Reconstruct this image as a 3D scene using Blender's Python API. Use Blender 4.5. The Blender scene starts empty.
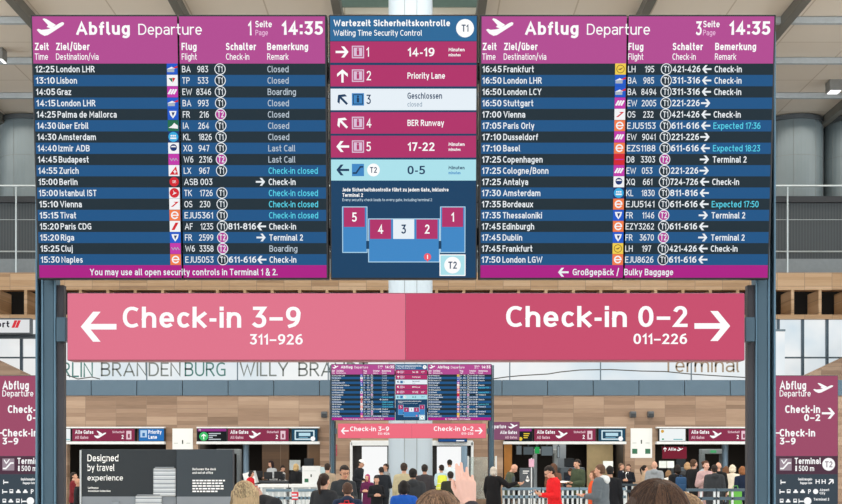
import bpy, bmesh, math, random
from mathutils import Vector, Matrix, noise
random.seed(7)
C = bpy.context.scene.collection
PI = math.pi
F = 1170.0; CX = 421.0; HY = 460.0; CAMZ = 1.75      # focal length in pixels, vertical axis, horizon, eye height
def R(d): return math.radians(d)
def wx(px, Y): return (px - CX) * Y / F
def wz(py, Y): return CAMZ + (HY - py) * Y / F
def P(px, py, Y): return Vector((wx(px, Y), Y, wz(py, Y)))

# ------------------------------------------------------------------ materials
def lin(h):
    h = h.lstrip('#'); out = []
    for i in (0, 2, 4):
        c = int(h[i:i+2], 16) / 255
        out.append(c / 12.92 if c <= .04045 else ((c + .055) / 1.055) ** 2.4)
    return (*out, 1)
MATS = {}
def _new(name):
    m = bpy.data.materials.new(name); m.use_nodes = True
    return m, m.node_tree, m.node_tree.nodes['Principled BSDF']
def mat(h, rough=.6, metal=0, var=.12, scale=6, spec=.4, bump=0):
    """matt procedural material: one colour with a soft noise of its own"""
    key = (h, rough, metal, var, scale, bump)
    if key in MATS: return MATS[key]
    m, t, b = _new('surface_' + h.strip('#') + '_%d' % len(MATS))
    tc = t.nodes.new('ShaderNodeTexCoord'); n = t.nodes.new('ShaderNodeTexNoise')
    n.inputs['Scale'].default_value = scale; n.inputs['Detail'].default_value = 4
    t.links.new(tc.outputs['Object'], n.inputs['Vector'])
    mx = t.nodes.new('ShaderNodeMix'); mx.data_type = 'RGBA'
    c = lin(h)
    mx.inputs[6].default_value = (*[x * (1 - var) for x in c[:3]], 1)
    mx.inputs[7].default_value = (*[min(1, x * (1 + var)) for x in c[:3]], 1)
    t.links.new(n.outputs[0], mx.inputs[0]); t.links.new(mx.outputs[2], b.inputs['Base Color'])
    b.inputs['Roughness'].default_value = rough; b.inputs['Metallic'].default_value = metal
    b.inputs['Specular IOR Level'].default_value = spec
    if bump:
        bp = t.nodes.new('ShaderNodeBump'); bp.inputs['Strength'].default_value = bump
        n2 = t.nodes.new('ShaderNodeTexNoise'); n2.inputs['Scale'].default_value = scale * 6
        t.links.new(tc.outputs['Object'], n2.inputs['Vector'])
        t.links.new(n2.outputs[0], bp.inputs['Height']); t.links.new(bp.outputs[0], b.inputs['Normal'])
    MATS[key] = m; return m
def glow(h, strength=1.0, rough=.35):
    """lit screen / backlit sign"""
    key = ('glow', h, strength)
    if key in MATS: return MATS[key]
    m, t, b = _new('lit_' + h.strip('#') + '_%d' % len(MATS))
    b.inputs['Base Color'].default_value = (.004, .004, .004, 1)
    b.inputs['Roughness'].default_value = rough; b.inputs['Specular IOR Level'].default_value = .06
    n = t.nodes.new('ShaderNodeTexNoise'); n.inputs['Scale'].default_value = 400
    r = t.nodes.new('ShaderNodeMapRange'); r.inputs[3].default_value = .96; r.inputs[4].default_value = 1.04
    tc = t.nodes.new('ShaderNodeTexCoord'); t.links.new(tc.outputs['Object'], n.inputs['Vector'])
    t.links.new(n.outputs[0], r.inputs[0])
    mu = t.nodes.new('ShaderNodeMath'); mu.operation = 'MULTIPLY'; mu.inputs[1].default_value = strength
    t.links.new(r.outputs[0], mu.inputs[0])
    b.inputs['Emission Color'].default_value = lin(h); t.links.new(mu.outputs[0], b.inputs['Emission Strength'])
    MATS[key] = m; return m
def wood_mat(name, cols, bw, bh, plank, rough=.55):
    """panelled wood: a brick of panels, each made of planks of differing tone, with grain"""
    m, t, b = _new(name)
    tc = t.nodes.new('ShaderNodeTexCoord')
    sp = t.nodes.new('ShaderNodeSeparateXYZ'); t.links.new(tc.outputs['Object'], sp.inputs[0])
    cb = t.nodes.new('ShaderNodeCombineXYZ'); t.links.new(sp.outputs[0], cb.inputs[0]); t.links.new(sp.outputs[2], cb.inputs[1])
    def brick(w, h, mortar):
        k = t.nodes.new('ShaderNodeTexBrick'); k.offset = 0; k.squash = 1
        k.inputs['Scale'].default_value = 1; k.inputs['Brick Width'].default_value = w; k.inputs['Row Height'].default_value = h
        k.inputs['Mortar Size'].default_value = mortar; k.inputs['Mortar Smooth'].default_value = 0
        k.inputs['Color1'].default_value = (0, 0, 0, 1); k.inputs['Color2'].default_value = (1, 1, 1, 1); k.inputs['Mortar'].default_value = (.5, .5, .5, 1)
        t.links.new(cb.outputs[0], k.inputs['Vector']); return k
    a = brick(bw, bh, .009); p = brick(bw, plank, 0)
    n = t.nodes.new('ShaderNodeTexNoise'); n.inputs['Scale'].default_value = 1; n.inputs['Detail'].default_value = 5
    mp = t.nodes.new('ShaderNodeMapping'); mp.inputs['Scale'].default_value = (1.5, 26, 1)
    t.links.new(cb.outputs[0], mp.inputs['Vector']); t.links.new(mp.outputs[0], n.inputs['Vector'])
    def mm(op, x, y):
        q = t.nodes.new('ShaderNodeMath'); q.operation = op
        for i, s in enumerate((x, y)):
            if isinstance(s, float): q.inputs[i].default_value = s
            else: t.links.new(s, q.inputs[i])
        return q.outputs[0]
    s = mm('ADD', mm('ADD', mm('MULTIPLY', a.outputs[0], .36), mm('MULTIPLY', p.outputs[0], .42)), mm('MULTIPLY', n.outputs[0], .34))
    rp = t.nodes.new('ShaderNodeValToRGB'); t.links.new(s, rp.inputs[0])
    e = rp.color_ramp.elements; e[0].position = .12; e[0].color = lin(cols[0]); e[1].position = .95; e[1].color = lin(cols[2])
    q = e.new(.5); q.color = lin(cols[1])
    mx = t.nodes.new('ShaderNodeMix'); mx.data_type = 'RGBA'
    t.links.new(a.outputs['Fac'], mx.inputs[0]); t.links.new(rp.outputs[0], mx.inputs[6]); mx.inputs[7].default_value = lin('#86715f')
    t.links.new(mx.outputs[2], b.inputs['Base Color']); b.inputs['Roughness'].default_value = rough
    return m

# ------------------------------------------------------------------ mesh collecting
class MB:
    def __init__(s): s.v = []; s.f = []; s.m = []; s.mats = []
    def mi(s, m):
        if m not in s.mats: s.mats.append(m)
        return s.mats.index(m)
    def add(s, vs, fs, m):
        o = len(s.v); k = s.mi(m); s.v += [tuple(v) for v in vs]
        for f in fs: s.f.append(tuple(i + o for i in f)); s.m.append(k)
        return s
    def box(s, x0, x1, y0, y1, z0, z1, m, rot=None, piv=None):
        vs = [Vector((x, y, z)) for z in (z0, z1) for y in (y0, y1) for x in (x0, x1)]
        if rot is not None:
            pv = piv or Vector(((x0+x1)/2, (y0+y1)/2, (z0+z1)/2)); vs = [rot @ (v - pv) + pv for v in vs]
        return s.add(vs, [(0,2,3,1),(4,5,7,6),(0,1,5,4),(2,6,7,3),(0,4,6,2),(1,3,7,5)], m)
    def bbox(s, x0, x1, y0, y1, z0, z1, m, b=.01):
        """bevelled box"""
        bm = bmesh.new(); bmesh.ops.create_cube(bm, size=1)
        for v in bm.verts: v.co = Vector(((x0+x1)/2 + v.co.x*(x1-x0), (y0+y1)/2 + v.co.y*(y1-y0), (z0+z1)/2 + v.co.z*(z1-z0)))
        bmesh.ops.bevel(bm, geom=bm.edges[:], offset=b, segments=2, affect='EDGES', profile=.5)
        return s.bm(bm, m)
    def bm(s, bm, m):
        bm.verts.index_update()
        s.add([v.co.copy() for v in bm.verts], [[v.index for v in f.verts] for f in bm.faces], m); bm.free(); return s
    def tube(s, pts, r, m, seg=10, cap=True):
        pts = [Vector(p) for p in pts]; rs = r if isinstance(r, (list, tuple)) else [r]*len(pts)
        vs = []; fs = []; n = len(pts)
        for i, p in enumerate(pts):
            d = (pts[min(i+1, n-1)] - pts[max(i-1, 0)]).normalized()
            u = d.orthogonal().normalized() if i == 0 else (u - d*u.dot(d)).normalized()
            w = d.cross(u)
            vs += [p + (u*math.cos(2*PI*k/seg) + w*math.sin(2*PI*k/seg))*rs[i] for k in range(seg)]
        for i in range(n-1):
            for k in range(seg):
                a = i*seg+k; b = i*seg+(k+1) % seg
                fs.append((a, b, b+seg, a+seg))
        if cap: fs += [tuple(range(seg-1, -1, -1)), tuple(range((n-1)*seg, n*seg))]
        return s.add(vs, fs, m)
    def lathe(s, prof, m, seg=32, c=(0,0,0)):
        c = Vector(c); vs = []; fs = []
        for r, z in prof: vs += [c + Vector((r*math.cos(2*PI*k/seg), r*math.sin(2*PI*k/seg), z)) for k in range(seg)]
        for i in range(len(prof)-1):
            for k in range(seg):
                a = i*seg+k; b = i*seg+(k+1) % seg; fs.append((a, b, b+seg, a+seg))
        fs += [tuple(range(seg-1, -1, -1)), tuple(range((len(prof)-1)*seg, len(prof)*seg))]
        return s.add(vs, fs, m)
    # flat artwork on a screen or sign face: local x to the right, z up, layer lifts it towards the viewer (-y)
    def poly(s, pts, m, layer, face=0.0):
        y = face - layer*.0016
        return s.add([(p[0], y, p[1]) for p in pts], [tuple(range(len(pts)))], m)
    def rect(s, x0, x1, z0, z1, m, layer, face=0.0): return s.poly([(x0,z0),(x1,z0),(x1,z1),(x0,z1)], m, layer, face)
    def disc(s, x, z, r, m, layer, face=0.0, n=24): return s.poly([(x+r*math.cos(2*PI*k/n), z+r*math.sin(2*PI*k/n)) for k in range(n)], m, layer, face)
    def ring(s, x, z, r, w, m, layer, face=0.0, n=24):
        y = face - layer*.0016
        vs = [(x+q*math.cos(2*PI*k/n), y, z+q*math.sin(2*PI*k/n)) for q in (r-w, r) for k in range(n)]
        return s.add(vs, [(k, (k+1) % n, n+(k+1) % n, n+k) for k in range(n)], m)
    def line(s, pts, w, m, layer, face=0.0):
        for (ax, az), (bx, bz) in zip(pts, pts[1:]):
            d = Vector((bx-ax, bz-az)); L = d.length
            if L < 1e-6: continue
            d /= L; n = Vector((-d.y, d.x))*w/2; a = Vector((ax, az)) - d*w*.3; b = Vector((bx, bz)) + d*w*.3
            s.poly([a-n, b-n, b+n, a+n], m, layer, face)
        return s
    def frame(s, x0, x1, z0, z1, w, m, layer, face=0.0): return s.line([(x0,z0),(x1,z0),(x1,z1),(x0,z1),(x0,z0)], w, m, layer, face)
    def text(s, str_, x, z, cap, m, layer, x1=None, bold=0.0, align='L', squeeze=.86, face=0.0, extrude=None):
        """lettering with its baseline at z; x1 stretches it to end there"""
        vs, fs, w = glyphs(str_, bold)
        k = cap/.69; sx = k*squeeze
        if x1 is not None: sx = (x1 - x)/w
        if align == 'R': x -= w*sx
        if align == 'C': x -= w*sx/2
        y = face - layer*.0016; s.ln = getattr(s, 'ln', []) + [(len(s.v), len(s.v)+len(vs), len(s.f), len(s.f)+len(fs))]
        return s.add([(x+v[0]*sx, y, z+v[1]*k) for v in vs], fs, m)
    def arrow(s, x, z, r, ang, m, layer, face=0.0, w=None):
        """arrow of the airport's sign kind: shaft and open chevron head, pointing along ang"""
        w = w or r*.36; ca, sa = math.cos(ang), math.sin(ang)
        T = lambda p: (x + p[0]*ca - p[1]*sa, z + p[0]*sa + p[1]*ca)
        s.line([T((-r, 0)), T((r*.78, 0))], w, m, layer, face)
        h = r*.88
        for sg in (1, -1):
            s.poly([T(p) for p in ([(r, 0), (r-w*1.35, 0), (r*.08-w*.75, sg*h), (r*.08+w*.6, sg*h)])], m, layer, face)
        return s
    def plane(s, x0, x1, z0, z1, m, layer, face=0.0):
        """departing aeroplane symbol in a box"""
        W = x1-x0; H = z1-z0; T = lambda p: (x0+p[0]*W, z0+p[1]*H)
        for q in ([(0,.34),(.06,.40),(.17,.34),(.38,.37),(.55,.46),(.86,.74),(.94,.78),(1,.74),(.98,.62),(.78,.42),(.52,.16),(.40,.04),(.27,0),(.12,.12)],
                  [(.22,.95),(.27,1),(.36,.96),(.70,.62),(.52,.42),(.36,.5),(.42,.6)]):
            s.poly([T(p) for p in q], m, layer, face)
        return s
    def build(s, name, parent=None, loc=(0,0,0), rot=(0,0,0), smooth=False, label=None):
        ln = getattr(s, 'ln', [])
        if len(ln) > 1 and ln[-1][1] == len(s.v) and sum(b-a for a, b, c, d in ln) == len(s.v):   # each line of lettering is a part
            first = None
            for a, b, c, d in ln:
                q = MB(); q.mats = s.mats; q.v = s.v[a:b]; q.f = [tuple(k-a for k in f) for f in s.f[c:d]]; q.m = s.m[c:d]
                o = q.build(name, parent, loc, rot); first = first or o
            return first
        me = bpy.data.meshes.new(name); me.from_pydata(s.v, [], s.f)
        for m in s.mats: me.materials.append(m)
        me.polygons.foreach_set('material_index', s.m)
        if smooth: me.polygons.foreach_set('use_smooth', [True]*len(s.f))
        me.update()
        o = bpy.data.objects.new(name, me); C.objects.link(o); o.location = loc; o.rotation_euler = rot
        if parent: o.parent = parent
        if label: o['label'] = label
        return o
# ------------------------------------------------------------------ the airport's lettering, drawn as strokes
def _e(cx, cy, rx, ry, a0, a1, n=None):
    """squarish arc, degrees"""
    n = n or max(3, int(abs(a1-a0)/18)); out = []
    for k in range(n+1):
        a = R(a0 + (a1-a0)*k/n); c, s = math.cos(a), math.sin(a)
        out.append((cx + rx*math.copysign(abs(c)**.9, c), cy + ry*math.copysign(abs(s)**.9, s)))
    return out
XH = .74
def _bowl(x0, x1, y0, y1, a0, a1): return _e((x0+x1)/2, (y0+y1)/2, (x1-x0)/2, (y1-y0)/2, a0, a1)
GL = {}
def _g(c, w, *st): GL[c] = (w, st)
_g('A', .76, [(0,0),(.5,1),(1,0)], [(.2,.3),(.8,.3)])
_g('B', .62, [(0,0),(0,1)], [(0,1)]+_e(.5,.76,.44,.24,90,-90)+[(0,.52)], [(.0,.52)]+_e(.52,.26,.48,.26,90,-90)+[(0,0)])
_g('C', .6, _e(.62,.5,.62,.5,62,298)[0:])
_g('D', .68, [(0,0),(0,1)]+_e(.4,.5,.6,.5,90,-90)+[(0,0)])
_g('E', .52, [(1,1),(0,1),(0,0),(1,0)], [(0,.52),(.88,.52)])
_g('F', .5, [(1,1),(0,1),(0,0)], [(0,.5),(.88,.5)])
_g('G', .66, _e(.6,.5,.6,.5,60,270)+[(1,.04),(1,.48),(.6,.48)])
_g('H', .68, [(0,0),(0,1)], [(1,0),(1,1)], [(0,.52),(1,.52)])
_g('I', 0, [(0,0),(0,1)])
_g('J', .38, [(1,1),(1,.25)]+_e(.3,.25,.7,.25,0,-100))
_g('K', .64, [(0,0),(0,1)], [(1,1),(.06,.48)], [(.28,.6),(1,0)])
_g('L', .5, [(0,1),(0,0),(1,0)])
_g('M', .84, [(0,0),(.06,1),(.5,.3),(.94,1),(1,0)])
_g('N', .68, [(0,0),(0,1),(1,0),(1,1)])
_g('O', .72, _e(.5,.5,.5,.5,0,360))
_g('P', .6, [(0,0),(0,1)]+_e(.5,.73,.5,.27,90,-90)+[(0,.46)])
_g('Q', .72, _e(.5,.5,.5,.5,0,360), [(.55,.2),(.95,-.06)])
_g('R', .62, [(0,0),(0,1)]+_e(.46,.75,.46,.25,90,-90)+[(0,.5)], [(.45,.5),(1,0)])
_g('S', .56, _e(.5,.76,.48,.24,40,270)+_e(.5,.26,.5,.26,90,-145))
_g('T', .6, [(0,1),(1,1)], [(.5,1),(.5,0)])
_g('U', .66, [(0,1),(0,.35)]+_e(.5,.35,.5,.35,180,360)+[(1,1)])
_g('V', .72, [(0,1),(.5,0),(1,1)])
_g('W', 1.02, [(0,1),(.25,0),(.5,.85),(.75,0),(1,1)])
_g('X', .66, [(0,1),(1,0)], [(0,0),(1,1)])
_g('Y', .66, [(0,1),(.5,.46),(1,1)], [(.5,.46),(.5,0)])
_g('Z', .58, [(0,1),(1,1),(0,0),(1,0)])
_g('0', .56, _e(.5,.5,.5,.5,0,360))
_g('1', .3, [(0,.78),(1,1),(1,0)])
_g('2', .52, _e(.48,.74,.47,.26,155,-25)+[(0,0),(1,0)])
_g('3', .52, [(.05,1),(.95,1),(.42,.58)]+_e(.45,.29,.55,.29,80,-140))
_g('4', .58, [(.7,0),(.7,1),(0,.26),(1,.26)])
_g('5', .52, [(.92,1),(.12,1),(.1,.56)]+_e(.42,.3,.58,.3,105,-135))
_g('6', .55, [(.8,1)]+_e(.75,.36,.75,.62,115,180)+_e(.5,.31,.5,.31,180,540))
_g('7', .5, [(0,1),(1,1),(.32,0)])
_g('8', .55, _e(.5,.77,.43,.23,0,360), _e(.5,.27,.5,.27,0,360))
_g('9', .55, [(.2,0)]+_e(.25,.64,.75,.62,-65,0)+_e(.5,.69,.5,.31,0,360))
h = XH
_g('a', .5, [(.08,h*.9)]+_e(.5,h*.72,.5,h*.28,115,0)+[(1,0)], [(1,h*.56),(.45,h*.56)]+_e(.42,h*.28,.42,h*.28,100,270)+[(.6,0),(1,h*.2)])
_g('b', .54, [(0,1),(0,0)], _e(.5,h/2,.5,h/2,180,-180))
_g('c', .44, _e(.6,h/2,.6,h/2,58,302))
_g('d', .54, [(1,1),(1,0)], _e(.5,h/2,.5,h/2,0,360))
_g('e', .53, [(.02,h*.49),(1,h*.49)]+_e(.5,h/2,.5,h/2,0,305))
_g('f', .36, [(.32,0),(.32,.75)]+_e(.95,.74,.63,.26,180,95), [(0,h*.96),(.9,h*.96)])
_g('g', .54, _e(.5,h/2,.5,h/2,0,360), [(1,h),(1,0)]+_e(.45,-.02,.55,.24,0,-120))
_g('h', .52, [(0,1),(0,0)], [(0,h*.6)]+_e(.52,h*.6,.48,h*.4,150,0)+[(1,0)])
_g('i', 0, [(0,0),(0,h)], [(0,.97),(0,1.0)])
_g('j', .2, [(1,h),(1,-.1)]+_e(.3,-.1,.7,.16,0,-100), [(1,.97),(1,1)])
_g('k', .5, [(0,0),(0,1)], [(1,h),(.05,h*.45)], [(.3,h*.56),(1,0)])
_g('l', .12, [(0,1),(0,.12),(1,0)])
_g('m', .84, [(0,0),(0,h)], [(0,h*.6)]+_e(.26,h*.62,.24,h*.38,150,0)+[(.5,0)], [(.5,h*.6)]+_e(.76,h*.62,.24,h*.38,150,0)+[(1,0)])
_g('n', .52, [(0,0),(0,h)], [(0,h*.6)]+_e(.52,h*.6,.48,h*.4,150,0)+[(1,0)])
_g('o', .55, _e(.5,h/2,.5,h/2,0,360))
_g('p', .54, [(0,h),(0,-.26)], _e(.5,h/2,.5,h/2,180,-180))
_g('q', .54, [(1,h),(1,-.26)], _e(.5,h/2,.5,h/2,0,360))
_g('r', .34, [(0,0),(0,h)], [(0,h*.6)]+_e(.8,h*.55,.8,h*.45,160,75))
_g('s', .43, _e(.5,h*.75,.46,h*.25,45,270)+_e(.5,h*.26,.5,h*.26,90,-140))
_g('t', .36, [(.34,1),(.34,.2)]+_e(.95,.2,.61,.2,180,265), [(0,h*.96),(.95,h*.96)])
_g('u', .52, [(0,h),(0,h*.4)]+_e(.48,h*.4,.48,h*.4,180,330), [(1,h),(1,0)])
_g('v', .52, [(0,h),(.5,0),(1,h)])
_g('w', .8, [(0,h),(.25,0),(.5,h*.9),(.75,0),(1,h)])
_g('x', .5, [(0,h),(1,0)], [(0,0),(1,h)])
_g('y', .52, [(0,h),(.5,0)], [(1,h),(.38,-.26)])
_g('z', .45, [(0,h),(1,h),(0,0),(1,0)])
GL['ü'] = (GL['u'][0], GL['u'][1] + ([(.2,.98),(.2,1.0)], [(.8,.98),(.8,1.0)]))
GL['ä'] = (GL['a'][0], GL['a'][1] + ([(.2,.98),(.2,1.0)], [(.8,.98),(.8,1.0)]))
_g('ß', .54, [(0,0),(0,.7)]+_e(.46,.74,.46,.26,180,0)+[(.55,.55)]+_e(.5,.27,.5,.27,70,-110))
_g('-', .26, [(0,.37),(1,.37)]); _g('–', .5, [(0,.42),(1,.42)]); _g('/', .4, [(0,-.08),(1,1.05)]); _g(':', 0, [(0,.04),(0,.06)], [(0,.62),(0,.66)])
_g('.', 0, [(0,0),(0,.02)]); _g(',', .08, [(1,.02),(0,-.14)]); _g('&', .68, [(1,0),(.2,.72)]+_e(.42,.82,.24,.18,190,-20)+[(.1,.4)]+_e(.38,.24,.38,.24,150,300)+[(.98,.46)])
_gl = {}
def glyphs(t, bold):
    """outline faces of a line of lettering; cap height .69"""
    if (t, bold) in _gl: return _gl[(t, bold)]
    w = .186 if bold >= .02 else .158 if bold >= .008 else .132 if bold >= -.006 else .112 if bold > -.015 else .085
    vs = []; fs = []; x = 0; sb = .085 + w*.24
    for ch in t:
        if ch == ' ': x += .24 + sb*.6; continue
        W, st = GL[ch]; lower = ch.islower(); W = max(W*(1.07 if lower else 1.03), w)
        if ch in '1l': W = max(W, w*1.5)
        if ch == 'l': W = w*1.45
        def fx(a): return x + w/2 + a*(W-w)
        def fy(y):
            if ch in '-–/&.,:': return y + (w/2 if y < .3 and ch in '.:,' else 0)
            if not lower: g = 1-2*min(1, max(0, y))
            else:
                g = 1 if y <= 0 else -1 if y >= XH else 1-2*y/XH
            return y + g*w/2
        for s in st:
            P2 = [Vector((fx(a), fy(b))) for a, b in s]
            P2 = [q for i, q in enumerate(P2) if i == 0 or (q-P2[i-1]).length > 1e-4]
            closed = len(P2) > 3 and (P2[0]-P2[-1]).length < 1e-3
            if closed: P2 = P2[:-1]
            n = len(P2); L = []; Rr = []
            for i, p in enumerate(P2):
                a = P2[i-1] if (i > 0 or closed) else None; b = P2[(i+1) % n] if (i < n-1 or closed) else None
                d1 = (p-a).normalized() if a is not None and (p-a).length > 1e-6 else None; d2 = (b-p).normalized() if b is not None and (b-p).length > 1e-6 else None
                if d1 is None: d1 = d2
                if d2 is None: d2 = d1
                q = p
                if not closed and i == 0 and n > 0: q = p - d2*w*.5
                if not closed and i == n-1: q = p + d1*w*.5
                # an end at a line end keeps its square cut on the cap line
                m = (Vector((-d1.y, d1.x)) + Vector((-d2.y, d2.x)))
                if m.length < .35: m = Vector((-d1.y, d1.x))*1.0; k = 1
                else:
                    m.normalize(); k = 1/max(.5, m.dot(Vector((-d1.y, d1.x))))
                L.append(q + m*w/2*k); Rr.append(q - m*w/2*k)
            o = len(vs); vs += [tuple(v) for v in L] + [tuple(v) for v in Rr]
            for i in range(n if closed else n-1):
                j = (i+1) % n; fs.append((o+n+i, o+n+j, o+j, o+i))
        x += W + sb
    k = .69; kx = k*1.0/.86*.96; x0 = min(v[0] for v in vs); x1 = max(v[0] for v in vs)
    vs = [((v[0]-x0)*kx, v[1]*k) for v in vs]
    _gl[(t, bold)] = (vs, fs, (x1-x0)*kx); return _gl[(t, bold)]

def tag(o, label=None, cat=None, group=None, kind=None):
    if label: o['label'] = label
    if cat: o['category'] = cat
    if group: o['group'] = group
    if kind: o['kind'] = kind
    return o
def thing(name, label, cat, loc=(0,0,0), rot=(0,0,0), group=None):
    o = bpy.data.objects.new(name, None); C.objects.link(o); o.location = loc; o.rotation_euler = rot; o.empty_display_size = .2
    return tag(o, label, cat, group)
def struct(mb, name, **k): return tag(mb.build(name, **k), kind='structure')
def copy_tree(o, parent=None, delta=None):
    c = o.copy(); C.objects.link(c)
    if parent: c.parent = parent
    if delta is not None: c.location = Vector(o.location) + delta
    for ch in list(o.children): copy_tree(ch, c)
    return c
WHITE = glow('#ffffff', .98)
DARK = mat('#15171b', .45, var=.1)
# ------------------------------------------------------------------ flight information gantry, near one
YG = 7.5; TILT = R(5.1)
RT = Matrix.Rotation(TILT, 3, 'X')
class Face:
    """a board hanging in the tilted plane; L turns a pixel of the photograph into (x, z) on it"""
    def __init__(s, pxc, pyb=279.3): s.o = Vector((wx(pxc, YG), YG, wz(pyb, YG)))
    def L(s, px, py):
        d = Vector(((px-CX)/F, 1, (HY-py)/F)); n = RT @ Vector((0, -1, 0)); c = Vector((0, 0, CAMZ))
        t = (s.o - c).dot(n) / d.dot(n); q = RT.transposed() @ (c + d*t - s.o); return q.x, q.z
    def U(s, px, py=265): return s.L(px, py)[0]
    def V(s, py): return s.L(CX, py)[1]
S = YG/F
HEAD = glow('#b24a91'); HEADT = glow('#ffffff', .98); ROWD = glow('#1b2c36'); ROWB = glow('#195385'); FOOT = glow('#ab1884')
TXT = glow('#eef3f7', .95); TXTG = glow('#b9c6d2'); CYAN = glow('#59d3ea'); T2C = glow('#b03a94'); SEAM = mat('#0c0d10', .4)
LC = {k: glow(v) for k, v in dict(blue='#1c58c8', navy='#17336e', red='#d3232f', white='#f3f3f5', mag='#c237a8', green='#1f6b4c', teal='#35a8dd',
      orange='#f07a45', yellow='#f0cd4c', black='#1a1a1c', brown='#7b5a2e', grey='#a9b4be').items()}
def logo(mb, kind, x, z, w, h, L=4):
    x0, x1, z0, z1 = x-w/2, x+w/2, z-h/2, z+h/2; c = LC
    def bg(k): mb.rect(x0, x1, z0, z1, c[k], L)
    def t(s, k, cap, b=.03): mb.text(s, x, z-cap/2, cap, c[k], L+1, align='C', bold=b)
    if kind == 'BA':
        bg('blue'); mb.rect(x0+w*.05, x+w*.2, z-h*.28, z-h*.02, c['grey'], L+1); mb.poly([(x-w*.1,z+h*.02),(x1,z+h*.1),(x1,z+h*.3)], c['red'], L+1); mb.poly([(x0,z-h*.02),(x+w*.3,z+h*.02),(x-w*.05,z+h*.2)], c['white'], L+1)
    elif kind == 'TP': bg('white'); mb.poly([(x0+w*.15,z+h*.2),(x,z+h*.2),(x,z-h*.2)], c['green'], L+1); mb.poly([(x,z+h*.25),(x+w*.3,z+h*.2),(x+w*.05,z-h*.2)], c['red'], L+1)
    elif kind == 'EW':
        bg('mag')
        for q in (-.24, 0, .24): mb.poly([(x+w*(q-.22),z-h*.2),(x+w*(q-.06),z-h*.25),(x+w*(q+.2),z+h*.2),(x+w*(q+.04),z+h*.25)], c['white'], L+1)
    elif kind == 'FR':
        bg('blue'); mb.poly([(x-w*.34,z+h*.3),(x+w*.34,z+h*.3),(x+w*.25,z-h*.05),(x,z-h*.38),(x-w*.25,z-h*.05)], c['white'], L+1); mb.poly([(x-w*.12,z+h*.18),(x+w*.18,z+h*.18),(x,z-h*.2)], c['navy'], L+2)
    elif kind == 'IA': bg('green'); mb.poly([(x0+w*.06,z-h*.2),(x1-w*.06,z-h*.28),(x1-w*.06,z),(x+w*.1,z+h*.25),(x-w*.1,z)], c['white'], L+1)
    elif kind == 'KL':
        bg('navy'); mb.disc(x, z, w*.46, c['teal'], L+1); mb.rect(x-w*.28, x+w*.28, z-h*.2, z-h*.06, c['white'], L+2)
        for q in (-.18, 0, .18): mb.disc(x+w*q, z+h*.1, w*.08, c['white'], L+2, n=10)
    elif kind == 'XQ': bg('white'); mb.disc(x, z+h*.05, w*.32, c['navy'], L+1); mb.poly([(x-w*.28,z+h*.08),(x+w*.28,z+h*.08),(x+w*.15,z+h*.2),(x-w*.15,z+h*.2)], c['white'], L+2)
    elif kind == 'W6': bg('mag'); mb.line([(x-w*.36,z+h*.1),(x-w*.2,z-h*.12),(x-w*.05,z+h*.1),(x+w*.08,z-h*.12),(x+w*.2,z+h*.1),(x+w*.36,z-h*.12)], w*.06, c['grey'], L+1)
    elif kind == 'LX': bg('white'); mb.poly([(x-w*.42,z-h*.38),(x+w*.38,z-h*.38),(x+w*.2,z+h*.4)], c['red'], L+1); mb.rect(x-w*.05,x+w*.23,z-h*.16,z-h*.06,c['white'],L+2); mb.rect(x+w*.04,x+w*.14,z-h*.27,z+h*.06,c['white'],L+2)
    elif kind == 'ASB': mb.rect(x0, x1, z0, z1, ROWD, L); mb.disc(x, z, w*.44, c['red'], L+1); t('SB', 'white', h*.26)
    elif kind == 'TK': bg('white'); mb.disc(x, z, w*.45, c['red'], L+1); mb.poly([(x-w*.2,z-h*.2),(x+w*.25,z),(x+w*.02,z+h*.05),(x-w*.12,z+h*.28),(x-w*.05,z)], c['white'], L+2)
    elif kind == 'OS': bg('white'); mb.poly([(x-w*.35,z-h*.25),(x-w*.15,z-h*.25),(x+w*.4,z+h*.22),(x-w*.1,z+h*.2),(x+w*.1,z+h*.1)], c['red'], L+1)
    elif kind == 'EZ': bg('orange'); mb.ring(x, z, w*.36, w*.13, c['white'], L+1); mb.rect(x-w*.3, x+w*.34, z-h*.06, z+h*.05, c['white'], L+1); mb.poly([(x+w*.15,z-h*.07),(x+w*.4,z-h*.07),(x+w*.36,z-h*.22)], c['orange'], L+2)
    elif kind == 'AF': bg('white'); mb.poly([(x-w*.34,z-h*.34),(x-w*.05,z-h*.34),(x+w*.34,z+h*.34),(x+w*.05,z+h*.34)], c['red'], L+1)
    elif kind == 'LH': bg('yellow'); mb.ring(x, z, w*.38, w*.06, c['brown'], L+1); mb.poly([(x-w*.25,z-h*.02),(x,z-h*.1),(x+w*.28,z+h*.16),(x,z+h*.05)], c['brown'], L+1)
    elif kind == 'D8': bg('red'); mb.rect(x-w*.4, x+w*.4, z-h*.05, z+h*.03, c['mag'], L+1)
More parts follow.
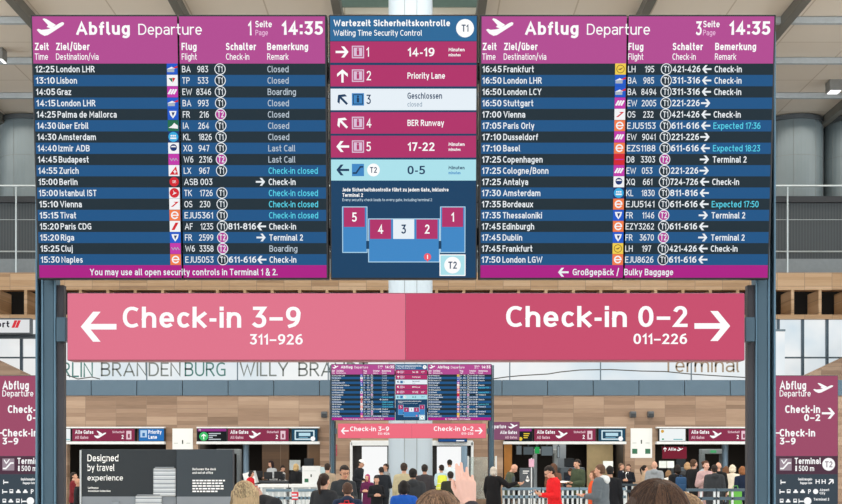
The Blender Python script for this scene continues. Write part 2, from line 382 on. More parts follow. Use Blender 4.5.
def departures_board(pl, pr, cols, rows, page, footer, label):
    f = Face((pl+pr)/2); U, V = f.U, f.V
    root = thing('departures_board', label, 'departures board', f.o, (TILT, 0, 0))
    x0, x1, sm = U(pl, 279), U(pr, 279), U(cols['seam'], 265)
    top, zh, zf = V(14.5), V(63.6), V(265.2)
    for a, b in ((x0, sm-.004), (sm+.004, x1)):
        MB().bbox(a, b, .0, .11, 0, top, DARK, .006).build('monitor', root)
    g = lambda k: U(cols[k], 160)
    # header
    h = MB(); h.rect(x0+.012, sm-.006, zh, top-.012, HEAD, 1); h.rect(sm+.006, x1-.012, zh, top-.012, HEAD, 1); h = h.build('header', root)
    def lab(name, fn, par):
        m = MB(); fn(m); return m.build(name, par)
    s1 = cols['hs']
    hp = lambda px: U(s1(px), 30)
    lab('aeroplane_symbol', lambda m: m.plane(hp(37), hp(64.5), V(36), V(18.5), HEADT, 3), h)
    lab('title', lambda m: m.text('Abflug', hp(76), V(35), V(22)-V(35), HEADT, 3, x1=hp(130), bold=.028).text('Departure', hp(138.5), V(35), V(24)-V(35), HEADT, 3, x1=hp(202), bold=-.008), h)
    lab('page_number', lambda m: m.text(page, hp(248), V(35.5), V(21.5)-V(35.5), HEADT, 3, bold=.01, squeeze=.7).text('Seite', hp(255.5), V(27.5), V(21)-V(27.5), HEADT, 3, x1=hp(272), bold=.01).text('Page', hp(255.5), V(35.5), V(30)-V(35.5), glow('#e9b9dc'), 3, x1=hp(268)), h)
    lab('clock', lambda m: m.text('14:35', hp(281.5), V(35), V(21.5)-V(35), HEADT, 3, x1=hp(323), bold=.022), h)
    for k, de, en in (('time','Zeit','Time'), ('dest','Ziel/über','Destination/via'), ('flight','Flug','Flight'), ('gates','Schalter','Check-in'), ('remark','Bemerkung','Remark')):
        lab('column_heading', lambda m: m.text(de, g(k), V(50.3), V(43)-V(50.3), HEADT, 3, bold=.02, squeeze=.82).text(en, g(k), V(60), V(53.6)-V(60), HEADT, 3, bold=-.004, squeeze=.74), h)
    ph = (zh - zf)/len(rows)
    for i, r in enumerate(rows):
        zt = zh - i*ph; zb = zt - ph; zm = (zt+zb)/2; col = ROWB if i % 2 else ROWD
        m = MB(); m.rect(x0+.012, sm-.006, zb, zt, col, 1); m.rect(sm+.006, x1-.012, zb, zt, col, 1); ro = m.build('flight_row', root)
        tm, dest, lg, fl, term, gt, ar, rem = r
        cap = ph*.57; bz = zm - cap*.5
        def part(name, *a, **k): MB().text(*a, **k).build(name, ro)
        part('departure_time', tm, g('time'), bz, cap, TXT, 3, x1=g('time')+S*19, bold=.009)
        part('destination', dest, g('dest'), bz, cap, TXT, 3, bold=.009, squeeze=.83)
        a, b = fl.split(' ', 1) if ' ' in fl and not fl.startswith('ASB') else (fl, '')
        if b:
            MB().text(a, g('flight'), bz, cap, TXT, 3, bold=.0, squeeze=.80).build('airline_code', ro)
            MB().text(b, g('flight')+S*(25.8 if len(b) < 4 else 28.3), bz, cap, TXT, 3, bold=.0, align='R', squeeze=.80).build('flight_number', ro)
        else: part('flight_number', fl, g('flight'), bz, cap, TXT, 3, x1=g('flight')+S*28.3, bold=.0)
        if gt: part('counter_numbers', gt, g('gates'), bz, cap, TXT, 6, x1=g('gates')+S*27.5, bold=.009)
        rc = CYAN if rem.startswith(('Check-in closed', 'Expected')) else (TXTG if rem in ('Closed', 'Boarding', 'Last Call') else TXT)
        if rem: part('remark', rem, g('remark'), bz, cap, rc, 3, bold=.009 if rc is TXT else .0, squeeze=.84)
        if ar:
            m = MB(); m.arrow(g('arrow'), zm, S*4.3, 0 if ar == '>' else PI, TXT, 3, w=S*1.7); m.build('arrow', ro)
        m = MB(); lx = sm - .006 - S*5.6; logo(m, lg, lx, zm, S*10.6, ph*.98); m.build('airline_logo', ro)
        if term:
            m = MB(); cx = g('term'); m.disc(cx, zm, S*5.5, TXT, 3); m.disc(cx, zm, S*4.7, T2C if term == 'T2' else ROWD, 4)
            m.text(term, cx, zm-cap*.48, cap*.96, TXT, 5, align='C', bold=.012, squeeze=.72); m.build('terminal_badge', ro)
    m = MB(); m.rect(x0+.012, sm-.006, .01, zf, FOOT, 1); m.rect(sm+.006, x1-.012, .01, zf, FOOT, 1); fo = m.build('footer', root)
    m = MB(); footer(m, U, V); m.build('lettering', fo)
    return root
LR = [('12:25','London LHR','BA','BA 983','T1','','','Closed'),('13:10','Lisbon','TP','TP 533','T1','','','Closed'),('14:05','Graz','EW','EW 8346','T1','','','Boarding'),
 ('14:15','London LHR','BA','BA 993','T1','','','Closed'),('14:25','Palma de Mallorca','FR','FR 216','T2','','','Closed'),('14:30','über Erbil','IA','IA 264','T1','','','Closed'),
 ('14:30','Amsterdam','KL','KL 1826','T1','','','Closed'),('14:40','Izmir ADB','XQ','XQ 947','T1','','','Last Call'),('14:45','Budapest','W6','W6 2316','T2','','','Last Call'),
 ('14:55','Zurich','LX','LX 967','T1','','','Check-in closed'),('15:00','Berlin','ASB','ASB 003','','','>','Check-in'),('15:00','Istanbul IST','TK','TK 1726','T1','','','Check-in closed'),
 ('15:10','Vienna','OS','OS 230','T1','','','Check-in closed'),('15:15','Tivat','EZ','EJU5361','T1','','','Check-in closed'),('15:20','Paris CDG','AF','AF 1235','T1','811-816','<','Check-in'),
 ('15:20','Riga','FR','FR 2599','T2','','>','Terminal 2'),('15:25','Cluj','W6','W6 3358','T2','','','Boarding'),('15:30','Naples','EZ','EJU5053','T1','611-616','<','Check-in')]
RR = [('16:45','Frankfurt','LH','LH 195','T1','421-426','<','Check-in'),('16:50','London LHR','BA','BA 985','T1','311-316','<','Check-in'),('16:50','London LCY','BA','BA 8494','T1','311-316','<','Check-in'),
 ('16:50','Stuttgart','EW','EW 2005','T1','221-226','>',''),('17:00','Vienna','OS','OS 232','T1','421-426','<','Check-in'),('17:05','Paris Orly','EZ','EJU5153','T1','611-616','<','Expected 17:36'),
 ('17:10','Dusseldorf','EW','EW 9041','T1','221-226','>',''),('17:10','Basel','EZ','EZS1188','T1','611-616','<','Expected 18:23'),('17:25','Copenhagen','D8','D8 3303','T2','','>','Terminal 2'),
 ('17:25','Cologne/Bonn','EW','EW 053','T1','221-226','>',''),('17:25','Antalya','XQ','XQ 661','T1','724-726','<','Check-in'),('17:30','Amsterdam','KL','KL 1830','T1','811-816','<',''),
 ('17:35','Bordeaux','EZ','EJU5141','T1','611-616','<','Expected 17:50'),('17:35','Thessaloniki','FR','FR 1146','T2','','>','Terminal 2'),('17:45','Edinburgh','EZ','EZY3262','T1','611-616','<',''),
 ('17:45','Dublin','FR','FR 3670','T2','','>','Terminal 2'),('17:45','Frankfurt','LH','LH 197','T1','421-426','<','Check-in'),('17:50','London LGW','EZ','EJU8626','T1','611-616','<','')]
def foot_l(m, U, V): m.text('You may use all open security controls in Terminal 1 & 2.', U(90, 272), V(275.3), V(268.8)-V(275.3), TXT, 3, x1=U(277.5, 272), bold=.01)
def foot_r(m, U, V):
    m.arrow(U(563, 272), V(272.3), S*5, PI, TXT, 3, w=S*1.9); m.text('Großgepäck /', U(572.5, 272), V(275.3), V(268.8)-V(275.3), TXT, 3, x1=U(619, 272), bold=.01)
    m.text('Bulky Baggage', U(624, 272), V(275.3), V(268.8)-V(275.3), TXT, 3, x1=U(673, 272), bold=.01)
boardL = departures_board(37.8, 328.6, dict(seam=182.5, time=38, dest=59, flight=183.7, gates=227.6, term=221.5, arrow=260.5, remark=268.5, hs=lambda p: p), LR, '1', foot_l,
    'left departures board of the large near gantry, page 1, first row 12:25 London LHR')
boardR = departures_board(478.6, 769.3, dict(seam=624, time=481.8, dest=503, flight=626.5, gates=670.4, term=664.6, arrow=704.5, remark=712.5, hs=lambda p: 487 + (p-38)*(770-487)/(323-38)), RR, '3', foot_r,
    'right departures board of the large near gantry, page 3, first row 16:45 Frankfurt')
# ---- the waiting-time display between them
def waiting_display():
    f = Face(403.5); U, V = f.U, f.V
    root = thing('waiting_time_display', 'blue and magenta security waiting time display in the middle of the large near gantry', 'display', f.o, (TILT, 0, 0))
    x0, x1, top = U(330.6, 279), U(476.8, 279), V(14.5)
    MB().bbox(x0, x1, 0, .11, 0, top, DARK, .006).build('monitor', root)
    a, b = x0+.008, x1-.008
    BG = glow('#123f63'); HB = glow('#2a6796'); MG = glow('#b02f68'); WH = glow('#e6eff6'); CY = glow('#abe0ea'); NV = glow('#173a5c'); MBL = glow('#3d86c4')
    bgd = MB().rect(a, b, .01, top-.01, BG, 1).build('background', root)
    u = lambda px, py: U(403.5 + (px-403.5), py)
    hd = MB().rect(a, b, V(41), top-.01, HB, 2).build('header', root)
    MB().text('Wartezeit Sicherheitskontrolle', u(333.5,25), V(26.5), V(20)-V(26.5), WHITE, 4, x1=u(450,25), bold=.02).text('Waiting Time Security Control', u(333.5,34), V(36), V(30.2)-V(36), WHITE, 4, x1=u(422,34)).build('title', hd)
    MB().disc(u(465,29), V(28.5), S*8.8, WHITE, 4).text('T1', u(465,29), V(32), V(25)-V(32), NV, 6, align='C', bold=.015).build('terminal_badge', hd)
    for py0, py1, col, ar, n, t, sub, kind in ((41.6,62.8,MG,0,'1','14-19',True,''),(65.2,86.5,MG,90,'2','Priority Lane',False,''),(88.8,110.3,WH,135,'3','Geschlossen',False,'c'),
            (112.3,133.8,MG,135,'4','BER Runway',False,''),(135.8,157.6,MG,180,'5','17-22',True,''),(159.6,180.6,CY,180,'T2','0-5',True,'t')):
        zb, zt = V(py1), V(py0); zm = (zb+zt)/2; py = (py0+py1)/2; ink = NV if kind else WHITE
        ro = MB().rect(a, b, zb, zt, col, 2).build('waiting_row', root)
        MB().arrow(u(342.5,py), zm, S*6, R(ar), ink, 4, w=S*2.2).build('arrow', ro)
        m = MB(); q = S*6; ix = u(358,py); m.rect(ix-q, ix+q, zm-q, zm+q, glow('#d9bdd6') if not kind else MBL, 3)
        if kind == 't': m.line([(ix-q*.8,zm-q*.5),(ix-q*.3,zm-q*.5),(ix+q*.4,zm+q*.5),(ix+q*.8,zm+q*.5)], S*1.6, NV, 4)
        else:
            m.frame(ix-q*.75, ix+q*.75, zm-q*.75, zm+q*.75, S*.8, MG if not kind else NV, 4); m.rect(ix-q*.2, ix+q*.2, zm-q*.5, zm+q*.25, MG if not kind else NV, 4); m.disc(ix, zm+q*.45, q*.18, MG if not kind else NV, 4, n=10)
        m.build('gate_symbol', ro)
        m = MB()
        if kind == 't': MB().disc(u(373.5,py), zm, S*6.3, WHITE, 3).build('terminal_badge', ro); m.text('T2', u(373.5,py), zm-S*2.8, S*5.6, NV, 5, align='C', bold=.01)
        else: m.text(n, u(366.3,py), zm-S*4.5, S*9, ink, 4, bold=.006, squeeze=.8)
        if t[0].isdigit(): m.text(t, u(407.5,py), zm-S*4.2, S*8.2, ink, 4, x1=u(434.5 if len(t) > 3 else 425,py), bold=.012)
        else: m.text(t, u(407.5,py), zm-(S*3 if not kind else -S*.5), S*6, ink, 4, x1=u({'P':445,'G':442,'B':444}[t[0]],py), bold=.012)
        if kind == 'c': m.text('closed', u(407.5,py), zm-S*7, S*4.6, glow('#8fa3b5'), 4, x1=u(422,py))
        if sub: m.text('Minuten', u(448.5,py), zm+S*.6, S*3.3, ink, 4, x1=u(464.5,py), bold=.03).text('minutes', u(448.5,py), zm-S*4.2, S*2.9, ink if not kind else MBL, 4, x1=u(460.5,py), bold=.02)
        m.build('lettering', ro)
    mp = MB()
    cz = lambda py: V(py)
    for r in ((342.5,367,207,252.5),(368.5,439.5,219,262),(440.5,465,207,252.5)):
        mp.rect(u(r[0],r[2]), u(r[1],r[2]), cz(r[3]), cz(r[2]), MBL, 2); mp.frame(u(r[0],r[2]), u(r[1],r[2]), cz(r[3]), cz(r[2]), S*.9, glow('#a9cfe6'), 3)
    for px in (367.7, 440):
        mp.rect(u(px-1.4,245), u(px+1.4,245), cz(249), cz(241), BG, 4)
    mp.build('terminal_map', root)
    for n, px, py0, py1, col, ink in (('5',354.3,207.5,227,MG,WHITE),('4',380.5,219.5,239,MG,WHITE),('3',403.7,219.5,239,WH,NV),('2',427,219.5,239,MG,WHITE),('1',452.6,207.5,227,MG,WHITE)):
        w = S*10.5; x = u(px,py0); zm = (cz(py0)+cz(py1))/2
        g = MB().rect(x-w, x+w, cz(py1), cz(py0), col, 4).build('gate_field', root)
        MB().text(n, x, zm-S*4.5, S*9, ink, 6, align='C', bold=.012).build('lettering', g)
    m = MB(); m.rect(u(440,265), u(465,265), cz(275.5), cz(255), CY, 3); m.frame(u(440,265), u(465,265), cz(275.5), cz(255), S, WHITE, 4); m.disc(u(452.5,265), cz(265.2), S*8.3, WHITE, 4); m.text('T2', u(452.5,265), cz(268.8), S*7, NV, 6, align='C', bold=.012); m.build('terminal_field', root)
    MB().disc(u(427.5,257), cz(257), S*3.6, glow('#ef5a6a'), 5).rect(u(427,257), u(428,257), cz(259), cz(255), WHITE, 6).poly([(u(425.5,257),cz(259)),(u(429.5,257),cz(259)),(u(427.5,257),cz(262))], glow('#ef5a6a'), 5).build('location_marker', root)
    MB().text('Jede Sicherheitskontrolle führt zu jedem Gate, inklusive', u(342.5,190), cz(191.6), S*3.6, WHITE, 4, x1=u(448.5,190), bold=.03).text('Terminal 2', u(342.5,194), cz(197), S*3.6, WHITE, 4, x1=u(363,194), bold=.03).text('Every security check leads to every gate, including terminal 2', u(342.5,200), cz(201.3), S*2.7, glow('#c6dbe8'), 4, x1=u(432,200), bold=.0).build('notice_text', root)
    return root
boardC = waiting_display()
# ---- direction sign under the boards
def direction_sign(left, right, label):
    xl, xr = wx(67.5, YG), wx(744.5, YG); zb, zt = wz(360.8, YG), wz(293, YG); sm = wx(405.5, YG); xc = (xl+xr)/2
    root = thing('direction_sign', label, 'direction sign', (xc, YG, zb))
    H = zt - zb; h = lambda px: wx(px, YG) - xc; v = lambda py: wz(py, YG) - zb
    MB().bbox(xl-xc, xr-xc, -.012, .13, 0, H, mat('#8d4a5c', .4), .008).build('casing', root)
    FY = -.012
    a = MB().rect(xl-xc+.006, sm-xc-.002, .006, H-.006, left, 1, FY).build('lit_panel', root)
    b = MB().rect(sm-xc+.002, xr-xc-.006, .006, H-.006, right, 1, FY).build('lit_panel', root)
    W = glow('#ffffff', 1.0)
    MB().text('Check-in 3–9', h(123.5), v(328), S*21, W, 3, x1=h(301), bold=.012, face=FY).text('311–926', h(250), v(344.8), S*10.4, W, 3, x1=h(303), bold=.012, face=FY).build('lettering', a)
    MB().arrow(h(98.5), v(327), S*17, PI, W, 3, w=S*5.6, face=FY).build('arrow', a)
    MB().text('Check-in 0–2', h(506), v(327.3), S*21, W, 3, x1=h(687), bold=.012, face=FY).text('011–226', h(633), v(344.3), S*10.4, W, 3, x1=h(686.5), bold=.012, face=FY).build('lettering', b)
    MB().arrow(h(712.5), v(326.3), S*17, 0, W, 3, w=S*5.6, face=FY).build('arrow', b)
    return root
sign = direction_sign(glow('#df738b'), glow('#c74c6c'), 'wide lit pink check-in direction sign across the large near gantry')
# ---- the steel gantry that carries them
STEEL = mat('#405764', .42, .3, .1, 3); STEELD = mat('#131d26', .6, .1); STEELL = mat('#567384', .4, .3, .08, 3)
def gantry(label):
    root = thing('sign_gantry', label, 'gantry', (wx(405.5, YG), YG, 0)); xc = root.location.x
    ztop = wz(16, YG) - .05
    for sg, e in ((-1, 35.2), (1, 776)):
        def bar(m, d0, d1, y0, y1, mt, z0=0, z1=None):
            a, b = sorted(((e - sg*d - CX)*(YG+y0)/F - xc) for d in (d0, d1)); m.bbox(a, b, y0, y1, z0, z1 or ztop, mt, .004)
        m = MB(); bar(m, 0, 2.2, .14, .36, STEELL); bar(m, 2.2, 5.8, .2, .3, STEELD); bar(m, 5.8, 8, .15, .3, STEELL); bar(m, 8, 18.5, .16, .3, STEEL); bar(m, 18.5, 20.5, .15, .25, STEELL)  # lit edges and a shaded recess are put into the steel colours
        m.build('post', root)
        m = MB(); bar(m, 20.5, 28.5, .17, .23, mat('#3a393d', .6, .1), 0, wz(281, YG)); m.build('post_cover', root)  # dark plate, the shade of the post's inner side is in its colour
        m = MB(); bar(m, 21, 30.5, .10, .17, STEEL, wz(340, YG), wz(315, YG)); m.build('sign_bracket', root)
        m = MB(); bar(m, -4, 34, .06, .42, STEELD, 0, .025); m.build('base_plate', root)
    for py in (60, 230):
        m = MB(); m.bbox(wx(42, YG)-xc, wx(769, YG)-xc, .22, .30, wz(py, YG)-.06, wz(py, YG)+.06, STEELD, .006); m.build('crossbeam', root)
    return root
gant = gantry('large near steel gantry with two grey-blue posts carrying the boards and the pink sign')
# ---- the far gantry repeats all of it farther down the hall
YF = 34.3; D = Vector((wx(411.5, YF) - wx(404, YG), YF - YG, 0))
for o, lb in ((gant, 'far small steel gantry with grey-blue posts standing before the white column'), (boardL, 'left departures board of the small far gantry, magenta header over dark rows'),
              (boardR, 'right departures board of the small far gantry, magenta header over dark rows'), (boardC, 'security waiting time display in the middle of the small far gantry')):
    c = copy_tree(o, None, D); c['label'] = lb
c = copy_tree(sign, None, D); c['label'] = 'lit pink check-in direction sign across the small far gantry'
for ch in c.children:
    if ch.name.startswith('lit_panel'):
        ch.material_slots[0].link = 'OBJECT'; ch.material_slots[0].material = glow('#ee6d80')
# ------------------------------------------------------------------ the hall
YW = 45.0
WOOD = wood_mat('wood_panelling', ('#6c5644', '#927863', '#b59c85'), 1.173, .62, .155)
WOODB = wood_mat('wood_band', ('#8f6f50', '#b8956f', '#d2b391'), 1.288, .62, .14)
GREYB = mat('#566c7c', .4, .2, .06, 2)
floor_m = wood_mat('floor_stone', ('#8b8378', '#a0978b', '#b3aa9e'), .9, .9, .9, .25)
def stone():
    m, t, b = _new('floor_slabs'); tc = t.nodes.new('ShaderNodeTexCoord'); k = t.nodes.new('ShaderNodeTexBrick'); k.offset = .5
    k.inputs['Scale'].default_value = 1; k.inputs['Brick Width'].default_value = 1.2; k.inputs['Row Height'].default_value = .6; k.inputs['Mortar Size'].default_value = .004
    k.inputs['Color1'].default_value = lin('#c9c3ba'); k.inputs['Color2'].default_value = lin('#d3cdc5'); k.inputs['Mortar'].default_value = lin('#a9a297')
    t.links.new(tc.outputs['Object'], k.inputs['Vector']); t.links.new(k.outputs[0], b.inputs['Base Color']); b.inputs['Roughness'].default_value = .3; return m
struct(MB().box(-42, 42, -12, 66, -.2, 0, stone()), 'floor')
# lower facade: wood with openings
X = lambda px: wx(px, YW); Z = lambda py: wz(py, YW)
OPEN = [(67, 166), (198, 320), (351, 392), (430, 473), (503, 625), (655, 778)]
zo = Z(444)
w = MB(); xs = [-420] + [p for o in OPEN for p in o] + [1300]
for i in range(0, len(xs), 2):
    w.box(X(xs[i]), X(xs[i+1]), YW, YW+.4, 0, zo, WOOD)
w.box(X(-420), X(1300), YW, YW+.4, zo, Z(395.6), WOOD)
struct(w, 'wall_back')
t = MB(); a = -420; k = 0
px = 91.5 - 45.6*12
while px < 1300:
    t.bbox(X(px)+.012, X(px+45.6)-.012, YW-.05, YW+.4, Z(395.6), Z(380), GREYB, .01); px += 45.6
struct(t, 'trim_1')
# glazed band above, its daylight put into the pane as emission
def glass_band():
    m, tr, b = _new('glowing_glass'); tc = tr.nodes.new('ShaderNodeTexCoord'); n = tr.nodes.new('ShaderNodeTexNoise'); n.inputs['Scale'].default_value = .35; n.inputs['Detail'].default_value = 3
    tr.links.new(tc.outputs['Object'], n.inputs['Vector']); r = tr.nodes.new('ShaderNodeValToRGB'); tr.links.new(n.outputs[0], r.inputs[0])
    r.color_ramp.elements[0].position = .3; r.color_ramp.elements[0].color = lin('#cfe0ea'); r.color_ramp.elements[1].position = .6; r.color_ramp.elements[1].color = lin('#f6f7f6')
    b.inputs['Base Color'].default_value = lin('#20262a'); b.inputs['Roughness'].default_value = .15; tr.links.new(r.outputs[0], b.inputs['Emission Color']); b.inputs['Emission Strength'].default_value = .88
    return m
GLASS = glass_band()
struct(MB().box(X(40), X(786), YW+.15, YW+.2, Z(380), Z(331), GLASS), 'window_1')
MULL = mat('#5b6a74', .4, .4)
t = MB()
for px in range(55, 780, 91): t.bbox(X(px)-.02, X(px)+.02, YW+.09, YW+.15, Z(380), Z(331), MULL, .004)
t.bbox(X(40), X(786), YW+.06, YW+.3, Z(331), Z(329), MULL, .005)
struct(t, 'trim_2')
LETT = mat('#6a7271', .5); LETG = mat('#3f6f6c', .5); LETB = mat('#8b7d6c', .5)
o = thing('glass_lettering', 'dark thin letters BRANDENBURG WILLY BRANDT on the bright glass strip', 'lettering')
for s, px0, px1, mt, zz in (('ERLIN', 52, 92, LETG, 377), ('BRANDEN', 100, 180, LETT, 376), ('BURG', 184, 225, LETG, 376), ('WILLY', 239, 288, LETT, 376), ('BRANDT', 298, 368, LETT, 376)):
    MB().text(s, X(px0), Z(zz), Z(362)-Z(zz), mt, 1, x1=X(px1), bold=-.012, face=YW+.13).build('word', o)
m = MB(); m.text('Terminal 1', X(664), Z(372), Z(357)-Z(372), LETB, 1, x1=X(752), bold=-.012, face=YW+.13)
tag(m.build('glass_lettering'), 'thin grey-brown lettering Terminal 1 on the glass strip at the right', 'lettering')
def cable(pts, label):
    tag(MB().tube([P(x, y, YW+.13) for x, y in pts], .02, mat('#4b4a46', .6), 6).build('sagging_cable', smooth=True), label, 'cable')
cable([(492, 379), (506, 377), (522, 375.5), (548, 374), (560, 372), (580, 370), (610, 369.5), (640, 371), (665, 371.5), (690, 374), (720, 376), (746, 377.5)], 'thin dark cable sagging across the glass strip right of the far gantry')
cable([(67, 375), (78, 379), (92, 377), (100, 379)], 'short thin dark cable on the glass strip at the left')
# dark room behind the openings
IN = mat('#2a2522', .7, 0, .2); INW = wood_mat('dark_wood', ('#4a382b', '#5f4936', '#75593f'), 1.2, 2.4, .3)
struct(MB().box(X(-420), X(1300), 52, 52.2, 0, 3.2, IN), 'wall_rear')
struct(MB().box(X(-420), X(1300), YW+.4, 52, 2.62, 2.8, IN), 'trim_3')
for i, px in enumerate((182, 336, 411, 488, 640, 800)):
    pass
t = MB()
for px in (182, 336, 488, 640): t.box(X(px)-.1, X(px)+.1, YW+.4, 52, 0, 2.62, IN)
struct(t, 'wall_partition')
# wood backing panels inside the left bay
for a, b, lb in ((262, 289, 'wide dark brown wood panel at the back of the left bay'), (307, 320, 'narrow dark brown wood panel at the back of the left bay, by the pier')):
    tag(MB().bbox(wx(a, 50), wx(b, 50), 50, 50.1, 0, 2.6, INW, .01).build('wood_panel'), lb, 'panel')
tag(MB().bbox(wx(587, 50), wx(613, 50), 50, 50.1, 0, 2.55, mat('#c9b68c', .6), .01).build('partition_panel'), 'beige partition panel inside the right bay behind the waiting people', 'panel')
tag(MB().bbox(wx(504, 50), wx(512, 50), 50, 50.1, 0, 2.55, mat('#c98a45', .6), .01).build('partition_panel'), 'narrow orange-brown panel at the left end of the right bay', 'panel')
tag(MB().bbox(wx(553, 49), wx(566, 49), 49, 49.1, 0, 2.55, mat('#8d97a0', .4), .01).build('partition_panel'), 'grey panel inside the right bay beside the hanging screens', 'panel')
# thin light trims round the sign strips
TRIM = mat('#dfe4e6', .4)
t = MB()
for a, b in ((67, 166), (198, 320), (503, 625), (655, 778)):
    t.bbox(X(a), X(b), YW-.32, YW, Z(444.3), Z(441.6), TRIM, .008); t.bbox(X(a), X(b), YW-.3, YW, Z(428.4), Z(427), TRIM, .005)
struct(t, 'trim_4')
# white entrance portals either side of the column
for k, (a, b, gl, l0, l1) in enumerate(((351, 392, (361.5, 387), 350, 352.5), (430, 473, (437, 461.5), 471, 473.5))):
    d = MB(); f = MB()
    f.bbox(X(l0), X(l1), YW-.06, YW+.2, 0, Z(442), TRIM, .01); f.bbox(X(a), X(b), YW-.06, YW+.2, Z(445.6), Z(440.5), TRIM, .01)
    o = struct(MB().box(X(a), X(b), YW+.3, YW+.36, 0, zo, mat('#1c1a1a', .5)), 'door_%d' % (k+1))
    fr = f.build('door_frame', o)
    MB().bbox(X(gl[0]), X(gl[1]), YW+.26, YW+.298, 0, Z(446.5), glow('#fbfcfc', .97), .004).build('lit_glass', o)
    MB().bbox(X(gl[1])+.02, X(gl[1])+.06, YW+.2, YW+.29, .1, Z(446.5), MULL, .006).build('door_stile', o)

# ------------------------------------------------------------------ upper levels
YU = 55.0
U_ = lambda px: wx(px, YU); UZ = lambda py: wz(py, YU)
m = MB(); x0, x1 = U_(-330), U_(1180)
m.box(x0, x1, YU, YU+.5, UZ(290), UZ(272.5), WOODB)
m.box(x0, x1, YU-.03, YU+1.7, UZ(319), UZ(314.6), WOODB)
px = 25.5 - 27.4*13
while px < 1180:
    m.bbox(U_(px)-.07, U_(px)+.07, YU, YU+1.6, UZ(314.6), UZ(290), WOODB, .01); px += 27.4
struct(m, 'trim_5')
struct(MB().box(x0, x1, YU+1.75, YU+1.9, UZ(319), UZ(272.5), mat('#0c0c0c', .8)), 'wall_niche')  # near-black back, the shade of the deep niches is put into its colour
struct(MB().box(x0, x1, YU+.3, YU+.36, UZ(400), UZ(319), GLASS), 'window_2')
t = MB()
px = 20 - 24.5*14
while px < 1180:
    t.bbox(U_(px)-.055, U_(px)+.055, YU+.12, YU+.3, UZ(400), UZ(319), mat('#4a5a66', .4, .4), .008); px += 24.5*2 if False else 24.5
t.bbox(x0, x1, YU+.15, YU+.3, UZ(358), UZ(356.5), MULL, .008)
struct(t, 'trim_6')
# gallery parapet with fluted grey cladding
def fluted():
    m, tr, b = _new('fluted_cladding'); tc = tr.nodes.new('ShaderNodeTexCoord'); wv = tr.nodes.new('ShaderNodeTexWave'); wv.inputs['Scale'].default_value = 2.2; wv.bands_direction = 'X'
    tr.links.new(tc.outputs['Object'], wv.inputs['Vector']); mx = tr.nodes.new('ShaderNodeMix'); mx.data_type = 'RGBA'; mx.inputs[6].default_value = lin('#363d41'); mx.inputs[7].default_value = lin('#454c50')
    tr.links.new(wv.outputs[1], mx.inputs[0]); tr.links.new(mx.outputs[2], b.inputs['Base Color']); b.inputs['Roughness'].default_value = .6
    bp = tr.nodes.new('ShaderNodeBump'); bp.inputs['Strength'].default_value = .5; tr.links.new(wv.outputs[1], bp.inputs['Height']); tr.links.new(bp.outputs[0], b.inputs['Normal']); return m
YP = 57.0; PZ = lambda py: wz(py, YP)
struct(MB().box(x0*1.03, x1*1.03, YP, YP+.2, PZ(259), PZ(203), fluted()), 'wall_parapet')
struct(MB().box(x0*1.03, x1*1.03, YP-.05, YP+.25, PZ(276), PZ(259), mat('#7f878b', .5, .2)), 'trim_7')
struct(MB().box(x0*1.03, x1*1.03, YP-.2, 64, PZ(203), PZ(197), mat('#33363a', .6)), 'trim_8')
RAIL = mat('#b9c4c8', .35, .6)
r = thing('balustrade', 'long thin steel balustrade with rails and posts along the grey upper gallery', 'railing', (0, YP-.55, PZ(276)))
zl = PZ(276)
for py, rad in ((188.5, .05), (253.5, .035), (222, .012)):
    MB().tube([(x0, 0, PZ(py)-zl), (x1, 0, PZ(py)-zl)], rad, RAIL, 8).build('rail', r)
for px in (-60, 20, 784, 862):
    MB().bbox(wx(px, YP)-.035, wx(px, YP)+.035, -.03, .03, 0, PZ(188)-zl, RAIL, .006).build('post', r)
# pale round drums on the gallery, dark glass behind
def drum_mat():
    m, tr, b = _new('drum_panels'); b.inputs['Base Color'].default_value = lin('#7d8a8e'); b.inputs['Roughness'].default_value = .35; b.inputs['Metallic'].default_value = .15
    tc = tr.nodes.new('ShaderNodeTexCoord'); n = tr.nodes.new('ShaderNodeTexNoise'); n.inputs['Scale'].default_value = .6; tr.links.new(tc.outputs['Object'], n.inputs['Vector'])
    mx = tr.nodes.new('ShaderNodeMix'); mx.data_type = 'RGBA'; mx.inputs[6].default_value = lin('#657174'); mx.inputs[7].default_value = lin('#78858a'); tr.links.new(n.outputs[0], mx.inputs[0]); tr.links.new(mx.outputs[2], b.inputs['Base Color']); return m
DM = drum_mat(); YD = 60.5; ZC = 19.25; dz0 = PZ(197)
DRUMS = [(31, 'pale grey round column drum on the upper gallery left of the boards'), (792, 'pale grey round column drum on the upper gallery beside the right board edge'), (853, 'pale grey round column drum on the upper gallery at the right picture edge')]
for px, lb in DRUMS:
    rr = 29.5*YD/F
    o = thing('column_drum', lb, 'column', (wx(px, YD), YD, dz0), (0, 0, R(8)), 'round drums on the upper gallery')
    MB().lathe([(rr, 0), (rr, ZC-dz0-.02)], DM, 48).build('shell', o, smooth=False)
    sm = MB()
    for k in range(8):
        a = 2*PI*(k+.5)/8; p = Vector((math.cos(a), math.sin(a), 0))*(rr+.003)
        sm.tube([p, p + Vector((0, 0, ZC-dz0-.05))], .014, mat('#6d7374', .5), 4)
    for z in (2.6,):
        sm.lathe([(rr+.008, z-.012), (rr+.008, z+.012)], mat('#6d7374', .5), 48)
    sm.build('panel_joints', o)
    MB().lathe([(rr+.12, ZC-dz0-.28), (rr+.12, ZC-dz0-.06)], mat('#50565a', .5), 48).build('collar', o)
struct(MB().box(x0*1.1, x1*1.1, 64, 64.2, 0, ZC+1, mat('#39464a', .3, 0, .2, .4)), 'wall_gallery')
